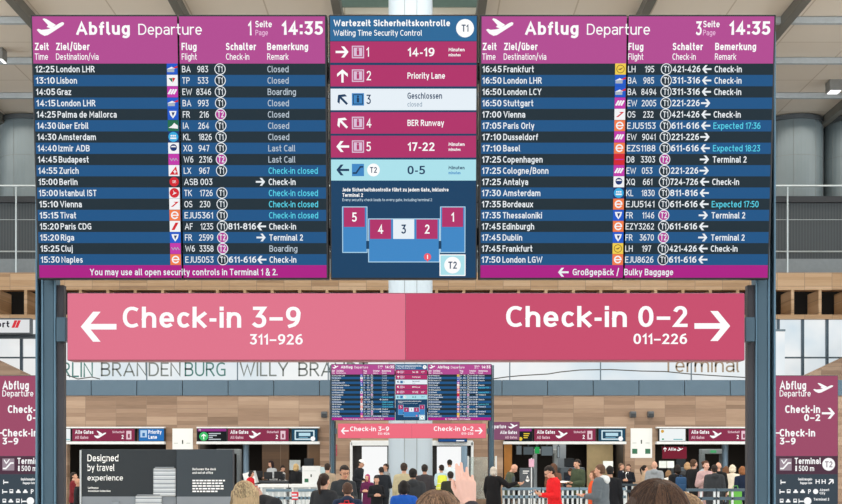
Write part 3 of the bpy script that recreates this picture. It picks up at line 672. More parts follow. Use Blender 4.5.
# white column in the middle
YC = 39.5; rr = 22*YC/F
cm = mat('#b7c7d3', .35, 0, .03, 1)
o = thing('round_column', 'tall white round column behind the far gantry, rising to the roof', 'column', (wx(410.5, YC), YC, 0))
MB().lathe([(rr, 0), (rr, ZC)], cm, 64).build('shaft', o, smooth=False)
sm = MB()
for a in (-105, -73, 90):  # the right front line is a soft shade drawn as a joint
    p = Vector((math.cos(R(a)), math.sin(R(a)), 0))*(rr+.002); sm.tube([p + Vector((0,0,.05)), p + Vector((0, 0, ZC-.05))], .012, mat('#8d979d', .5), 4)
sm.build('panel_joints', o)
MB().lathe([(rr+.06, 0), (rr+.06, .2)], mat('#9aa2a6', .4, .4), 64).build('plinth', o)

# ------------------------------------------------------------------ roof
CEIL = mat('#c6b49c', .7, 0, .04, .5); BEAM = mat('#74726b', .5, .2, .08, 1); BEAML = mat('#b3bbc0', .45, .2)
sx0, sx1 = -3.15, 2.25; sy0, sy1 = 40.2, 45.9
def ceil_mat():
    m, tr, b = _new('ceiling_panels'); tc = tr.nodes.new('ShaderNodeTexCoord'); k = tr.nodes.new('ShaderNodeTexBrick'); k.offset = 0
    k.inputs['Scale'].default_value = 1; k.inputs['Brick Width'].default_value = 3.0; k.inputs['Row Height'].default_value = 4.9; k.inputs['Mortar Size'].default_value = .03
    k.inputs['Color1'].default_value = lin('#dcd1c2'); k.inputs['Color2'].default_value = lin('#e2d8ca'); k.inputs['Mortar'].default_value = lin('#c3b5a2')
    tr.links.new(tc.outputs['Object'], k.inputs['Vector']); tr.links.new(k.outputs[0], b.inputs['Base Color']); b.inputs['Roughness'].default_value = .7; return m
cmt = ceil_mat()
c = MB()
c.box(-42, sx0, -12, 66, ZC, ZC+.3, cmt); c.box(sx1, 42, -12, 66, ZC, ZC+.3, cmt); c.box(sx0, sx1, -12, sy0, ZC, ZC+.3, cmt); c.box(sx0, sx1, sy1, 66, ZC, ZC+.3, cmt)
struct(c, 'ceiling')
t = MB()
for bx in (-33.3, -27.3, -21.3, -15.3, -9.25, -3.2, 2.3, 8.6, 14.35, 20.6, 26.6, 32.6): t.bbox(bx-.17, bx+.17, 10, 64, ZC-.42, ZC, BEAM, .02)
struct(t, 'trim_9')
t = MB()
for py in (24.5, 64.5, 99): 
    yy = (ZC-.3-CAMZ)*F/(HY-py); t.bbox(-40, 40, yy-.11, yy+.11, ZC-.28, ZC-.02, BEAML, .02)
struct(t, 'trim_10')
struct(MB().box(sx0, sx1, sy0, sy1, ZC+.4, ZC+.45, glow('#cfdcd3', .9)), 'window_3')
t = MB()
for yy in (44.3, 45.35): t.bbox(sx0, sx1, yy-.04, yy+.04, ZC+.05, ZC+.38, mat('#6d8078', .5), .01)
struct(t, 'trim_11')
for px, py, lb in ((834, 92, 'small lit ceiling lamp under the roof right of the boards'), (3, 61, 'small lit ceiling lamp under the roof at the left picture edge')):
    yy = (ZC-.5-CAMZ)*F/(HY-py); q = .24 if px > 400 else .06
    o = thing('ceiling_lamp', lb, 'lamp', (wx(px, yy), yy, ZC-.5))
    MB().bbox(-q*1.25, q*1.25, -.3, .3, 0, .5, mat('#8b8c8a', .4, .4), .02).build('housing', o)
    MB().bbox(-q, q, -.26, .26, -.02, 0, glow('#ffffff', 2.2), .005).build('diffuser', o)
# shop sign and boards on the left, sloping stair wall at the right, both under the gallery
o = thing('shop_sign', 'white lit shop sign ending in ort with a red striped mark', 'sign', (wx(0, 53), 53, wz(334, 53)))
h = lambda px: wx(px, 53) - wx(0, 53); v = lambda py: wz(py, 53) - wz(334, 53)
MB().bbox(h(-70), h(31), 0, .3, 0, v(318), mat('#5a6066', .4), .02).build('casing', o)
p_ = MB().rect(h(-69), h(29.5), v(332.6), v(319.6), glow('#e9ebec', .9), 1).build('lit_panel', o)
MB().text('ort', h(-3.5), v(327.3), v(321)-v(327.3), glow('#2b2b33'), 3, x1=h(9.5), bold=.03).build('lettering', p_)
g = MB()
for a in (11.5, 15): g.poly([(h(a), v(327.8)), (h(a+3), v(327.8)), (h(a+6), v(320.3)), (h(a+3), v(320.3))], glow('#d6303c'), 3)
g.build('striped_mark', p_)
struct(MB().box(wx(-60, 53.5), wx(36, 53.5), 53.5, 53.9, wz(338, 53.5), wz(334, 53.5), mat('#596269', .5)), 'trim_12')
YS = 48
s = MB(); 
for pts in ([(795, 380), (842, 358), (1100, 250), (1100, 640), (795, 640)], [(40, 640), (-260, 640), (-260, 250), (0, 361), (40, 380)]):
  n = len(pts); vs = [P(x, y, YS) for x, y in pts] + [P(x, y, YS) + Vector((0, .4, 0)) for x, y in pts]
  s.add(vs, [tuple(range(n)), tuple(range(2*n-1, n-1, -1))] + [(i, i+n, (i+1) % n + n, (i+1) % n) for i in range(n)], WOOD)
# the slope closes the wood wall at the right
struct(s, 'wall_stair')
# ------------------------------------------------------------------ signs on the wood wall
MAR = glow('#8c2c4c', .95); PALE = glow('#e6c6cf')
def gates_sign(px0, px1, label):
    y = YW-.28; o = thing('gates_sign', label, 'sign', (X((px0+px1)/2), y, Z(441.6)), group='maroon gate signs'); q = o.location
    h = lambda px: X(px) - q.x; v = lambda py: Z(py) - q.z; s = YW/F
    MB().bbox(h(px0), h(px1), 0, .25, 0, v(428.4), DARK, .008).build('casing', o)
    p = MB().rect(h(px0+.6), h(px1-.6), v(441.2), v(429), MAR, 1).build('lit_panel', o)
    w = px1-px0; f = lambda k: h(px0+w*k)
    MB().text('Alle Gates', f(.05), v(434), v(430.3)-v(434), WHITE, 3, x1=f(.34), bold=.03).text('All Gates', f(.05), v(439), v(436)-v(439), PALE, 3, x1=f(.26), bold=.02).text('Sicherheit', f(.64), v(433.3), v(431)-v(433.3), PALE, 3, x1=f(.83), bold=.02).text('2', f(.78), v(439), v(435)-v(439), WHITE, 3, bold=.02).build('lettering', p)
    MB().plane(f(.35), f(.54), v(438.5), v(431), WHITE, 3).build('aeroplane_symbol', p)
    m = MB(); m.rect(f(.86), f(.94), v(439.5), v(431), PALE, 3); m.rect(f(.885), f(.915), v(438), v(434), MAR, 4); m.build('gate_symbol', p)
    return o
gates_sign(74, 137, 'maroon Alle Gates sign above the dark grey luggage advertisement, left of the blue sign')
gates_sign(228.5, 290, 'maroon Alle Gates sign right of the black screen with the green arrow')
gates_sign(533, 595, 'maroon Alle Gates sign above the bay with the person in a red jumper')
gates_sign(686.5, 748, 'rightmost maroon Alle Gates sign, beside the white lit panel')
def screen(px0, px1, label, name, draw, face='#0d1218', cat='screen', top=428.4, bot=441.6):
    y = YW-.26; o = thing(name, label, cat, (X((px0+px1)/2), y, Z(bot))); q = o.location
    h = lambda px: X(px) - q.x; v = lambda py: Z(py) - q.z
    MB().bbox(h(px0), h(px1), 0, .2, 0, v(top), DARK, .006).build('casing', o)
    p = MB().rect(h(px0+.6), h(px1-.6), v(bot-.6), v(top+.6), glow(face), 1).build('lit_panel', o)
    m = MB(); draw(m, h, v); m.build('display_content', p); return o
def d_prio(m, h, v):
    m.rect(h(142), h(148.5), v(437.5), v(430.5), glow('#b8d2ea'), 3); m.rect(h(144), h(146.5), v(436.5), v(433), glow('#2a6fb0'), 4)
    m.text('Priority', h(150), v(434), v(430.2)-v(434), WHITE, 3, x1=h(163), bold=.03).text('Lane', h(150), v(439), v(435.2)-v(439), WHITE, 3, x1=h(158.5), bold=.03)
screen(140, 166, 'bright blue Priority Lane sign beside the left maroon sign', 'lane_sign', d_prio, '#2470b8', 'sign')
GRN = glow('#3fbf6a')
def d_green(m, h, v):
    m.rect(h(199), h(227.5), v(431.5), v(428.8), glow('#8f2d80'), 2); m.text('T1', h(200), v(431.2), v(429.2)-v(431.2), WHITE, 3)
    m.disc(h(205), v(436.5), .17, GRN, 3); m.arrow(h(205), v(436.5), .1, PI/2, WHITE, 4)
    for k in range(4): m.rect(h(210), h(222 - (k % 3)*4), v(434.2+k*1.9), v(433.2+k*1.9), glow('#c3ccd2'), 3)
screen(198, 228, 'black screen with magenta header and green arrow disc above the left bay', 'queue_screen', d_green)
def d_blue(a, b):
    def f(m, h, v):
        m.frame(h(a+4), h(b-4), v(439.3), v(431), .05, glow('#cfe6ee'), 3); m.rect(h(a+7.5), h(b-7.5), v(436.2), v(433), glow('#b9dbe8'), 3)
        for k in range(2): m.rect(h(a+7.5), h(b-10), v(438+k*.01), v(437.3), glow('#7fb1c6'), 3)
        m.disc(h(b-5), v(438.8), .09, WHITE, 4); m.poly([(h(b-6), v(439)), (h(b-4), v(439)), (h(b-5.5), v(441))], WHITE, 4)
    return f
screen(292, 318.5, 'dark blue screen with white outlined picture over the left counter', 'info_screen', d_blue(292, 318.5), '#17445c')
screen(597, 624.5, 'dark blue screen with white outlined picture right of the maroon sign over the red jumper', 'info_screen', d_blue(597, 624.5), '#17445c')
def d_yel(m, h, v):
    m.rect(h(505), h(531), v(431.5), v(428.8), glow('#8f2d80'), 2); m.disc(h(520), v(439), .07, glow('#e8c63d'), 3)
    for k in range(3): m.rect(h(523), h(529 - k), v(434.3+k*2), v(433.3+k*2), glow('#e8c63d'), 3)
screen(504, 532, 'black screen with magenta header and yellow lines partly behind the small hanging maroon sign', 'queue_screen', d_yel)
def d_white(m, h, v):
    m.rect(h(660.5), h(662.5), v(440), v(438.6), glow('#3d9f72'), 3); m.rect(h(672), h(681), v(440), v(439), glow('#6db3b7'), 3); m.disc(h(661), v(431.5), .06, glow('#d7a63f'), 3)
screen(657.5, 684.5, 'white lit panel with tiny green marks left of the rightmost maroon sign', 'info_screen', d_white, '#eef3f3')
def d_w2(m, h, v): m.rect(h(68), h(72), v(440), v(439), glow('#6db3b7'), 3)
screen(60, 73, 'white lit panel end beside the left gantry post', 'info_screen', d_w2, '#eef2f2')
def d_t(m, h, v): m.text('Nordlane' if False else '1', h(440), v(444), .08, WHITE, 3)
# portal header strip above the right door
screen(438, 467, 'narrow blue sign above the right lit doorway under the far pink sign', 'portal_sign', lambda m, h, v: m.rect(h(456), h(464), v(441.3), v(440.3), WHITE, 3), '#1d4f8a', 'sign', 438.6, 442.2)
# posters on the piers
def poster(px0, px1, py0, py1, label, green):
    o = thing('wall_notice', label, 'notice', (X((px0+px1)/2), YW-.03, Z(py1))); q = o.location; h = lambda px: X(px)-q.x; v = lambda py: Z(py)-q.z
    MB().bbox(h(px0), h(px1), 0, .03, 0, v(py0), mat('#e8ecec', .4, 0, .03), .006).build('board', o)
    m = MB(); c = mat('#2c3a38', .6); g = mat('#2f6b4f', .6); mx = (px0+px1)/2
    m.rect(h(mx-.6), h(mx+.6), v(py0+15.5), v(py0+12.6), c, 1); m.disc(h(mx), v(py0+12.3), .03, c, 1, n=10)
    for k in (-.32, .28): m.rect(h(mx+k*(px1-px0)-2), h(mx+k*(px1-px0)+2), v(py0+15), v(py0+14.4), mat('#aab4b4', .6), 1)
    if green:
        for a in (px0+1.5, px1-7): m.rect(h(a), h(a+5.2), v(py1-4.2), v(py1-9.2), g, 1)
    m.build('print', o)
poster(172.5, 193, 428.5, 450, 'white notice on the wood pier above the right part of the luggage advertisement', False)
poster(630.5, 652, 428.3, 458, 'tall white notice with two green squares on the wood pier right of the bay', True)
def wall_box(px, py, label):
    o = thing('wall_speaker', label, 'speaker', (X(px), YW, Z(py+3.4)), group='small wall boxes on the wood wall'); s = YW/F
    MB().bbox(-3*s, 3*s, -.24, 0, .0, 6.2*s, mat('#5a5f63', .5), .03).build('housing', o)
    MB().bbox(-2.4*s, 2.4*s, -.255, -.238, .02, 4*s, mat('#34383b', .6), .01).build('grille', o)
wall_box(632.3, 414.3, 'small dark wall box above the white notice, left of the pair'); wall_box(650, 414.3, 'small dark wall box above the white notice, right of the pair')
wall_box(324.5, 414.5, 'small dark wall box beside the left post of the far gantry')
# little number plates on the pier
o = tag(MB().bbox(X(333), X(337), YW-.03, YW+.01, Z(456), Z(444.5), mat('#a8404e', .5), .005).rect(X(334), X(336), Z(449), Z(446), mat('#efe7e4', .5), 1, YW-.03).rect(X(334), X(336), Z(454.5), Z(451.5), mat('#efe7e4', .5), 1, YW-.03).build('number_plate'), 'small red plate with white marks on the pier left of the doorway', 'plate')
# hanging maroon sign inside the right bay
o = thing('hanging_sign', 'dark red hanging sign inside the right bay under the white panel', 'sign', (wx(674.5, 46.5), 46.5, wz(459, 46.5))); h = lambda px: wx(px, 46.5)-wx(674.5, 46.5); v = lambda py: wz(py, 46.5)-wz(459, 46.5)
MB().bbox(h(662), h(687), 0, .12, 0, v(446.5), mat('#4f1520', .5), .006).build('casing', o)
p = MB().rect(h(662.4), h(686.6), v(458.6), v(446.9), glow('#7d1f33', .9), 1).build('lit_panel', o)
MB().text('Alle', h(668), v(450.6), v(447.6)-v(450.6), WHITE, 3, x1=h(676), bold=.03).build('lettering', p); MB().plane(h(676.5), h(683), v(451), v(447.5), WHITE, 3).build('aeroplane_symbol', p); MB().arrow(h(665), v(449.3), .08, PI/2, WHITE, 3).build('arrow', p)
for a in (665, 684): MB().tube([(h(a), .06, v(446.5)), (h(a), .06, 2.62-o.location.z)], .012, MULL, 6).build('hanger', o)
# green exit sign and monitors in the middle right bay
tag(MB().bbox(wx(535, 47), wx(539.5, 47), 47, 47.1, wz(453.5, 47), wz(447, 47), glow('#2fae5a', .8), .004).bbox(wx(536, 47), wx(538.5, 47), 47.0, 47.05, wz(447, 47), 2.62, MULL, .003).build('exit_sign'), 'small lit green sign hanging inside the bay behind the person in red', 'sign')
for k, (a, b, t_, bt, colr, lb) in enumerate(((516, 522, 445.5, 455, '#6b7478', 'leftmost'), (523, 534, 446.5, 455, '#5a6468', 'second'), (541, 553, 446, 456, '#6c777c', 'middle'), (557, 560, 446, 458, '#9aa4a8', 'narrow fourth'))):
    o = thing('hanging_screen', lb + ' grey hanging screen inside the bay behind the person in red', 'screen', (wx((a+b)/2, 47.6), 47.6, wz(bt, 47.6)), group='hanging screens in the right bay'); hw = wx(b, 47.6)-wx(a, 47.6); hh = wz(t_, 47.6)-wz(bt, 47.6)
    MB().bbox(-hw/2, hw/2, 0, .1, 0, hh, DARK, .01).build('casing', o); MB().rect(-hw/2+.02, hw/2-.02, .02, hh-.02, glow(colr, .8), 1).build('lit_panel', o); MB().bbox(-.03, .03, .03, .07, hh, 2.62-o.location.z, MULL, .004).build('hanger', o)
for px, yy, lb in ((246, 46, 'blue-grey round steel column inside the left bay'), (725, 46.4, 'blue-grey round steel column inside the far right bay'), (464.2, 43.2, 'blue-grey round steel column before the right lit doorway')):
    o = thing('steel_column', lb, 'column', (wx(px, yy), yy, 0)); hh = 2.6 if yy > 45.4 else wz(446, yy)
    MB().lathe([(3.1*yy/F, 0), (3.1*yy/F, hh)], mat('#7d95a8', .4, .3, .04), 24).build('shaft', o, smooth=False); MB().lathe([(3.6*yy/F, 0), (3.6*yy/F, .08)], STEELD, 24).build('base', o)
# small hanging sign right of the far gantry on its own thin mast
ys = 36.5; o = thing('mast_sign', 'small maroon Departure sign on a mast just right of the far gantry', 'sign', (wx(493, ys), ys, 0)); h = lambda px: wx(px, ys)-o.location.x; v = lambda py: wz(py, ys)
MB().bbox(h(490.5), h(493.5), .02, .12, 0, v(421.5), STEEL, .006).build('mast', o); MB().bbox(h(489), h(496), -.05, .2, 0, .03, STEELD, .006).build('base_plate', o)
MB().bbox(h(489), h(519.5), -.02, .02, v(440), v(421.8), mat('#5d3048', .4), .006).build('casing', o)
p = MB().rect(h(489.4), h(519.1), v(439.6), v(422.2), glow('#86506f', .95), 1, -.02).build('lit_panel', o)
MB().text('Departure', h(490), v(428.3), v(424.6)-v(428.3), WHITE, 3, x1=h(506), face=-.02, bold=.02).text('Alle Gates', h(500), v(434), v(430.6)-v(434), WHITE, 3, x1=h(517), bold=.03, face=-.02).text('All Gates', h(505), v(438.6), v(436)-v(438.6), PALE, 3, x1=h(517), bold=.02, face=-.02).build('lettering', p); MB().plane(h(508), h(517.5), v(428.5), v(423.5), WHITE, 3, -.02).build('aeroplane_symbol', p)

# ------------------------------------------------------------------ wayfinding totems behind the near posts
YT = 12.0
def totem(label):
    o = thing('wayfinding_totem', label, 'totem', (wx(804.5, YT), YT, 0), group='maroon wayfinding totems'); q = o.location; s = YT/F
    h = lambda px: wx(px, YT)-q.x; v = lambda py: wz(py, YT)
    MB().bbox(h(770.5), h(838.3), 0, .16, .02, v(375.2), mat('#4a3a46', .4, .2), .008).build('casing', o); MB().bbox(h(768), h(841), -.05, .21, 0, .02, STEELD, .005).build('base_plate', o)
    a, b = h(771), h(837.6)
    up = MB().rect(a, b, v(456), v(376), glow('#9c4a67'), 1).build('upper_panel', o)
    MB().text('Abflug', h(779.5), v(389.5), v(381)-v(389.5), WHITE, 3, x1=h(806), bold=.02).text('Departure', h(779.5), v(396.5), v(390.3)-v(396.5), WHITE, 3, x1=h(810.5)).text('Check-in', h(785), v(413), v(405.3)-v(413), WHITE, 3, x1=h(820), bold=.02).text('0–2', h(804), v(421), v(414.2)-v(421), WHITE, 3, x1=h(820), bold=.02).text('Check-in', h(779.5), v(436.5), v(429)-v(436.5), WHITE, 3, x1=h(815), bold=.02).text('3–9', h(779.5), v(444.5), v(437.7)-v(444.5), WHITE, 3, x1=h(795.5), bold=.02).build('lettering', up)
    MB().plane(h(813), h(833), v(393), v(383), WHITE, 3).build('aeroplane_symbol', up); MB().arrow(h(828.5), v(413.3), s*6.2, 0, WHITE, 3, w=s*2.1).build('arrow', up); MB().arrow(h(775.5), v(433), s*3.6, PI, WHITE, 3, w=s*1.3).build('arrow', up)
    m_ = MB().rect(a, b, v(474), v(456.3), glow('#4f3242'), 1).build('middle_panel', o)
    MB().text('Terminal', h(794.5), v(464), v(457.8)-v(464), WHITE, 3, x1=h(821), bold=.02).text('500 m', h(798.5), v(471), v(465.7)-v(471), WHITE, 3, x1=h(814), bold=.015).build('lettering', m_)
    MB().disc(h(828.5), v(464.3), s*6.4, WHITE, 3).text('T2', h(828.5), v(467.3), s*6, glow('#8c7a86'), 5, align='C', bold=.01).build('terminal_badge', m_)
    k = MB(); k.rect(h(779.5), h(791.5), v(470.5), v(458.5), glow('#9b8a95'), 3); k.line([(h(780.5), v(468.5)), (h(783), v(468.5)), (h(788), v(463)), (h(790.5), v(463))], s*1.5, WHITE, 4); k.line([(h(781.5), v(460)), (h(783.5), v(463.5)), (h(786.5), v(459.5))], s*1, WHITE, 4); k.disc(h(796), v(466.5), s*.9, WHITE, 3); k.rect(h(795.2), h(796.8), v(471), v(467.4), WHITE, 3); k.build('escalator_symbol', m_)
    lo = MB().rect(a, b, .05, v(474.3), glow('#3a4650'), 1).build('lower_panel', o)
    I = WHITE
    def pic(f):
        def g(*a): m = MB(); f(m, *a); m.build('pictogram', lo)
        return g
    @pic
    def bed(m, x, y): m.rect(h(x-2), h(x+2.5), v(y+1), v(y-.3), I, 3); m.line([(h(x-2.2), v(y+2)), (h(x-2.2), v(y-2))], s*.8, I, 3)
    @pic
    def car(m, x, y): m.rect(h(x-2.3), h(x+2.3), v(y+1.4), v(y-.2), I, 3); m.poly([(h(x-1.5), v(y-.2)), (h(x+1.5), v(y-.2)), (h(x+.9), v(y-2)), (h(x-.9), v(y-2))], I, 3)
    @pic
    def train(m, x, y): m.rect(h(x-1.8), h(x+1.8), v(y+1.6), v(y-2.2), I, 3); m.rect(h(x-1.2), h(x+1.2), v(y-.2), v(y-1.5), glow('#3a4650'), 4)
    @pic
    def hh(m, x, y): m.line([(h(x-1.6), v(y+2)), (h(x-1.6), v(y-2))], s*.9, I, 3); m.line([(h(x+1.6), v(y+2)), (h(x+1.6), v(y-2))], s*.9, I, 3); m.line([(h(x-1.6), v(y)), (h(x+1.6), v(y))], s*.9, I, 3)
    bed(783, 482); hh(817.5, 481.5); hh(823.5, 481.5); MB().arrow(h(831), v(481.5), s*3.2, PI/4, I, 3, w=s*1.3).build('arrow', lo)
    m = MB(); m.text('Gepäckausgabe', h(798), v(480.4), s*2.6, I, 3, x1=h(812), bold=.03).text('Baggage claim', h(800), v(484), s*2.2, I, 3, x1=h(812), bold=.02)
    bed(782, 491.5); train(788.5, 491.5); car(795.5, 491.5); car(802.5, 491.5); m.text('P', h(808), v(493.8), s*4.6, I, 3, bold=.02); MB().disc(h(815.5), v(491.5), s*2.6, I, 3).build('pictogram', lo); m.text('Airport', h(819.5), v(491), s*2.4, I, 3, x1=h(829), bold=.02).text('City', h(819.5), v(494.3), s*2.4, I, 3, x1=h(825), bold=.02)
    train(781.5, 501); car(788, 501); train(795, 501); bed(801, 501); MB().disc(h(807.5), v(501), s*3.8, I, 3).build('pictogram', lo); m.text('Terminal 2', h(813.5), v(500.5), s*2.6, I, 3, x1=h(829), bold=.02)
    m.build('lettering', lo); return o
t1 = totem('maroon wayfinding totem right of the right near post')
t2 = copy_tree(t1, None, Vector((-777*YT/F, 0, 0))); t2['label'] = 'maroon wayfinding totem left of the left near post, cut by the picture edge'

# ------------------------------------------------------------------ luggage advertisement
YA = 25.0; zt = wz(449.3, YA)
o = thing('advertising_wall', 'dark grey freestanding advertising wall reading Designed by travel experience', 'advertisement', (wx(157, YA), YA, 0)); h = lambda px: wx(px, YA)-o.location.x; v = lambda py: wz(py, YA)
AG = mat('#1f272d', .55, 0, .06, 1); AL = mat('#7d858d', .5, 0, .05, 1)
a = MB().bbox(h(80), h(176.5), 0, .2, 0, zt, AG, .01).build('left_panel', o); b = MB().bbox(h(176.9), h(233.3), -.06, .16, 0, zt, mat('#2e3840', .5, 0, .06, 1), .01).build('right_panel', o)
MB().bbox(h(80), h(81.6), -.03, .0, 0, zt-.02, mat('#b9c0c4', .4), .004).build('edge_profile', a)
MB().rect(h(82), h(176), .02, v(496.5), AL, 1).build('plinth_print', a); MB().rect(h(177.3), h(233), .02, v(496.5), AL, 1, -.06).build('plinth_print', b)
PW = mat('#f4f6f7', .6, 0, .02)
MB().text('Designed', h(87.5), v(461.3), v(454.5)-v(461.3), PW, 2, x1=h(118.5), bold=-.004).text('by travel', h(87.5), v(471), v(464)-v(471), PW, 2, x1=h(114.5), bold=-.004).text('experience', h(87.5), v(480.5), v(475)-v(480.5), PW, 2, x1=h(123), bold=-.004).text('Lufthansa', h(88), v(488.7), v(486.8)-v(488.7), PW, 2, x1=h(98.5), bold=.02).text('Aluminium Collection', h(88), v(491.8), v(490)-v(491.8), PW, 2, x1=h(110.5), bold=.02).build('lettering', a)
m = MB()
for ln, (s_, x1_) in enumerate((('Between the desk', 216.5), ('and out of office', 213.5))): m.text(s_, h(193), v(470.2+ln*3.6), s and v(0)-v(2.3), PW, 2, x1=h(x1_), bold=.03, face=-.06)
m.build('heading', b)
for ln, x1_ in enumerate((226, 225, 225.5, 224, 218)): 
    xx = 193; m = MB()
    while xx < x1_-2:
        w_ = random.uniform(2, 5); m.rect(h(xx), h(min(xx+w_, x1_)), v(481.2+ln*2.7), v(479.8+ln*2.7), PW, 2, -.06); xx += w_+.8
    m.build('text_line', b)
SIL = mat('#b4b9bd', .35, .5, .08, 3); SILD = mat('#7e858b', .35, .5); SILL = mat('#d5d9db', .3, .4)
def case(par, x0, x1, y0, y1, face=0):
    g = MB(); s = YA/F; bm_ = bmesh.new()
    g.bbox(h(x0), h(x1), face-.035, face, v(y1), v(y0), SIL, .03)
    n = max(3, int((y1-y0)/4.4))
    for k in range(n):
        yy = y0+2.5+k*(y1-y0-3)/n
        g.bbox(h(x0+.2), h(x1-.2), face-.042, face-.03, v(yy+.9), v(yy), SILD, .004); g.bbox(h(x0+.2), h(x1-.2), face-.043, face-.03, v(yy+2.2), v(yy+1.4), SILL, .004)
    g.bbox(h(x0+2), h(x1-2), face-.04, face-.01, v(y0), v(y0-1.2), SILD, .006)
    return g.build('suitcase_relief', par)
case(a, 153.5, 176.2, 468, 496.5); case(a, 135.5, 162.5, 495.5, 520); 
m = MB(); m.bbox(h(111.5), h(120), -.03, 0, v(520), v(501), SILD, .01); m.build('suitcase_relief', a)

# ------------------------------------------------------------------ counter in the left bay
CW = mat('#dfe3e5', .4, 0, .04); YK = 35.3; K = lambda px: wx(px, YK); KZ = lambda py: wz(py, YK)
def counter(a, b, label):
    o = thing('check_counter', label, 'counter', (K((a+b)/2), YK, 0), group='white check counters'); W = (K(b)-K(a))/2
    MB().bbox(-W, W, -.02, .72, KZ(487.5), KZ(484.3), CW, .012).build('worktop', o); MB().bbox(-W+.05, W-.05, .06, .66, .08, KZ(487.5), mat('#b9c2c6', .4), .01).build('body', o)
    for k in range(3): 
        x = -W+.1+(2*W-.2)*k/2; MB().bbox(x-.03, x+.03, 0, .06, 0, KZ(487.5), TRIM, .006).build('post', o)
    MB().bbox(-W+.06, W-.06, .08, .62, 0, .08, DARK, .006).build('plinth', o)
    return o
counter(258, 288, 'white check counter below the blonde person in black, left half'); counter(289, 330, 'white check counter carrying the white notice board, right half')
o = thing('notice_board', 'square white notice board standing on the counter left of the far gantry post', 'notice board', (K(311), YK+.05, KZ(484.3)))
MB().bbox(K(302)-K(311), K(320.3)-K(311), 0, .12, 0, KZ(466)-KZ(484.3), CW, .01).build('board', o)
MB().rect(-.2, -.08, .06, .17, mat('#2f6b4f', .6), 1).rect(-.02, .02, .22, .3, mat('#2c3a38', .6), 1).rect(-.2, .15, .4, .41, mat('#aab4b4', .6), 1).build('print', o)
MB().bbox(K(320.3)-K(311), K(325)-K(311), .02, .05, 0, KZ(467)-KZ(484.3), mat('#b9d0d6', .2), .004).build('side_screen', o)
def monitor(px, py, y, label, w=.3, hh=.24, yaw=20, base=None):
    o = thing('desk_monitor', label, 'monitor', (wx(px, y), y, base), (0, 0, R(yaw)), 'desk monitors in the left bay'); z = wz(py, y)-base
    MB().bbox(-w/2, w/2, 0, .04, z-hh/2, z+hh/2, DARK, .01).build('display', o); MB().bbox(-.03, .03, .03, .07, .01, z, DARK, .005).build('stand', o); MB().bbox(-.13, .13, -.06, .14, 0, .014, DARK, .004).build('foot', o)
yd = 40.0
o = thing('screening_desk', 'dark desk behind the counter in the left bay, carrying tilted monitors', 'desk', (wx(272, yd), yd, 0)); W = wx(292, yd)-wx(272, yd)
MB().bbox(-W, W, -.3, .45, .98, 1.04, mat('#3a4046', .5), .01).build('worktop', o)
for sg in (-1, 1): MB().bbox(sg*W*.95-.03, sg*W*.95+.03, -.25, .4, 0, .98, mat('#2c3136', .5), .006).build('leg', o)
MB().bbox(-W*.95, W*.95, .36, .39, .3, .98, mat('#2c3136', .5), .006).build('back_panel', o)
monitor(258.5, 474.5, yd, 'leftmost dark monitor on the desk in the left bay', base=1.04); monitor(268, 475.5, yd+.05, 'second dark monitor on the desk in the left bay', base=1.04, yaw=-15); monitor(278.5, 475, yd, 'rightmost dark monitor on the desk in the left bay', base=1.04, yaw=10)
# white luggage scanner hood at the left end
o = thing('scanner_hood', 'white sloping scanner hood beside the blue-grey column in the left bay', 'scanner', (wx(249, 38.5), 38.5, 0)); W = 5.5*38.5/F
MB().bbox(-W, W, 0, .8, 0, .95, CW, .02).build('body', o); m = MB(); m.box(-W, W, .1, .7, .95, 1.35, CW, Matrix.Rotation(R(-16), 3, 'Y')); m.build('hood', o); MB().bbox(-W*.7, W*.7, -.012, 0, .3, .8, STEELD, .004).build('mouth', o)
# red sign on a stand before the counter
yr = 32.5; o = thing('stand_sign', 'small red sign on a thin post in front of the white counter', 'sign', (wx(295.5, yr), yr, 0)); z = lambda py: wz(py, yr); hw = 4.6*yr/F
MB().bbox(-hw, hw, -.015, .015, z(500), z(492), mat('#cf2f3c', .4), .006).build('panel', o).data; MB().rect(-hw*.8, hw*.3, z(495.4), z(493.8), TXT, 1, -.015).build('text_line', o); MB().rect(-hw*.8, hw*.7, z(498.4), z(496.8), TXT, 1, -.015).build('text_line', o)
MB().tube([(0, .03, .02), (0, .03, z(493))], .014, STEELD, 8).build('post', o); MB().lathe([(.17, 0), (.17, .012), (.03, .03)], STEELD, 20).build('foot', o)
# queue barriers
def barrier(px0, px1, y, pyt, label, n, rail='#6f8797'):
    xm = wx((px0+px1)/2, y); W = (wx(px1, y)-wx(px0, y))/2; zt = wz(pyt, y); o = thing('queue_barrier', label, 'barrier', (xm, y, 0), group='queue barriers')
    rm = mat(rail, .4, .4, .06); MB().bbox(-W, W, -.05, .05, zt-.07, zt, rm, .012).build('top_rail', o); MB().bbox(-W, W, -.03, .03, zt-.28, zt-.2, rm, .008).build('middle_rail', o)
    for k in range(n):
        x = -W+.04+(2*W-.08)*k/(n-1); MB().bbox(x-.025, x+.025, -.03, .03, .015, zt-.07, mat('#cdd5d9', .4), .006).build('post', o)
    MB().bbox(-W, W, -.12, .12, 0, .015, STEELD, .004).build('foot', o)
    return o
barrier(502, 541, 30, 487.5, 'steel blue queue barrier with white posts behind the bald person', 8); barrier(541.5, 579, 30, 487.5, 'steel blue queue barrier with white posts behind the person in the red jumper', 8); barrier(579.5, 626, 30, 487.5, 'steel blue queue barrier with white posts behind the grey parka', 9)
barrier(686, 716, 28, 488.5, 'steel blue queue barrier with white posts right of the big brown-haired head', 3, '#4a5b67'); barrier(716.5, 748, 28, 488.5, 'steel blue queue barrier beside the right near post, in front of the green bag', 3, '#4a5b67')
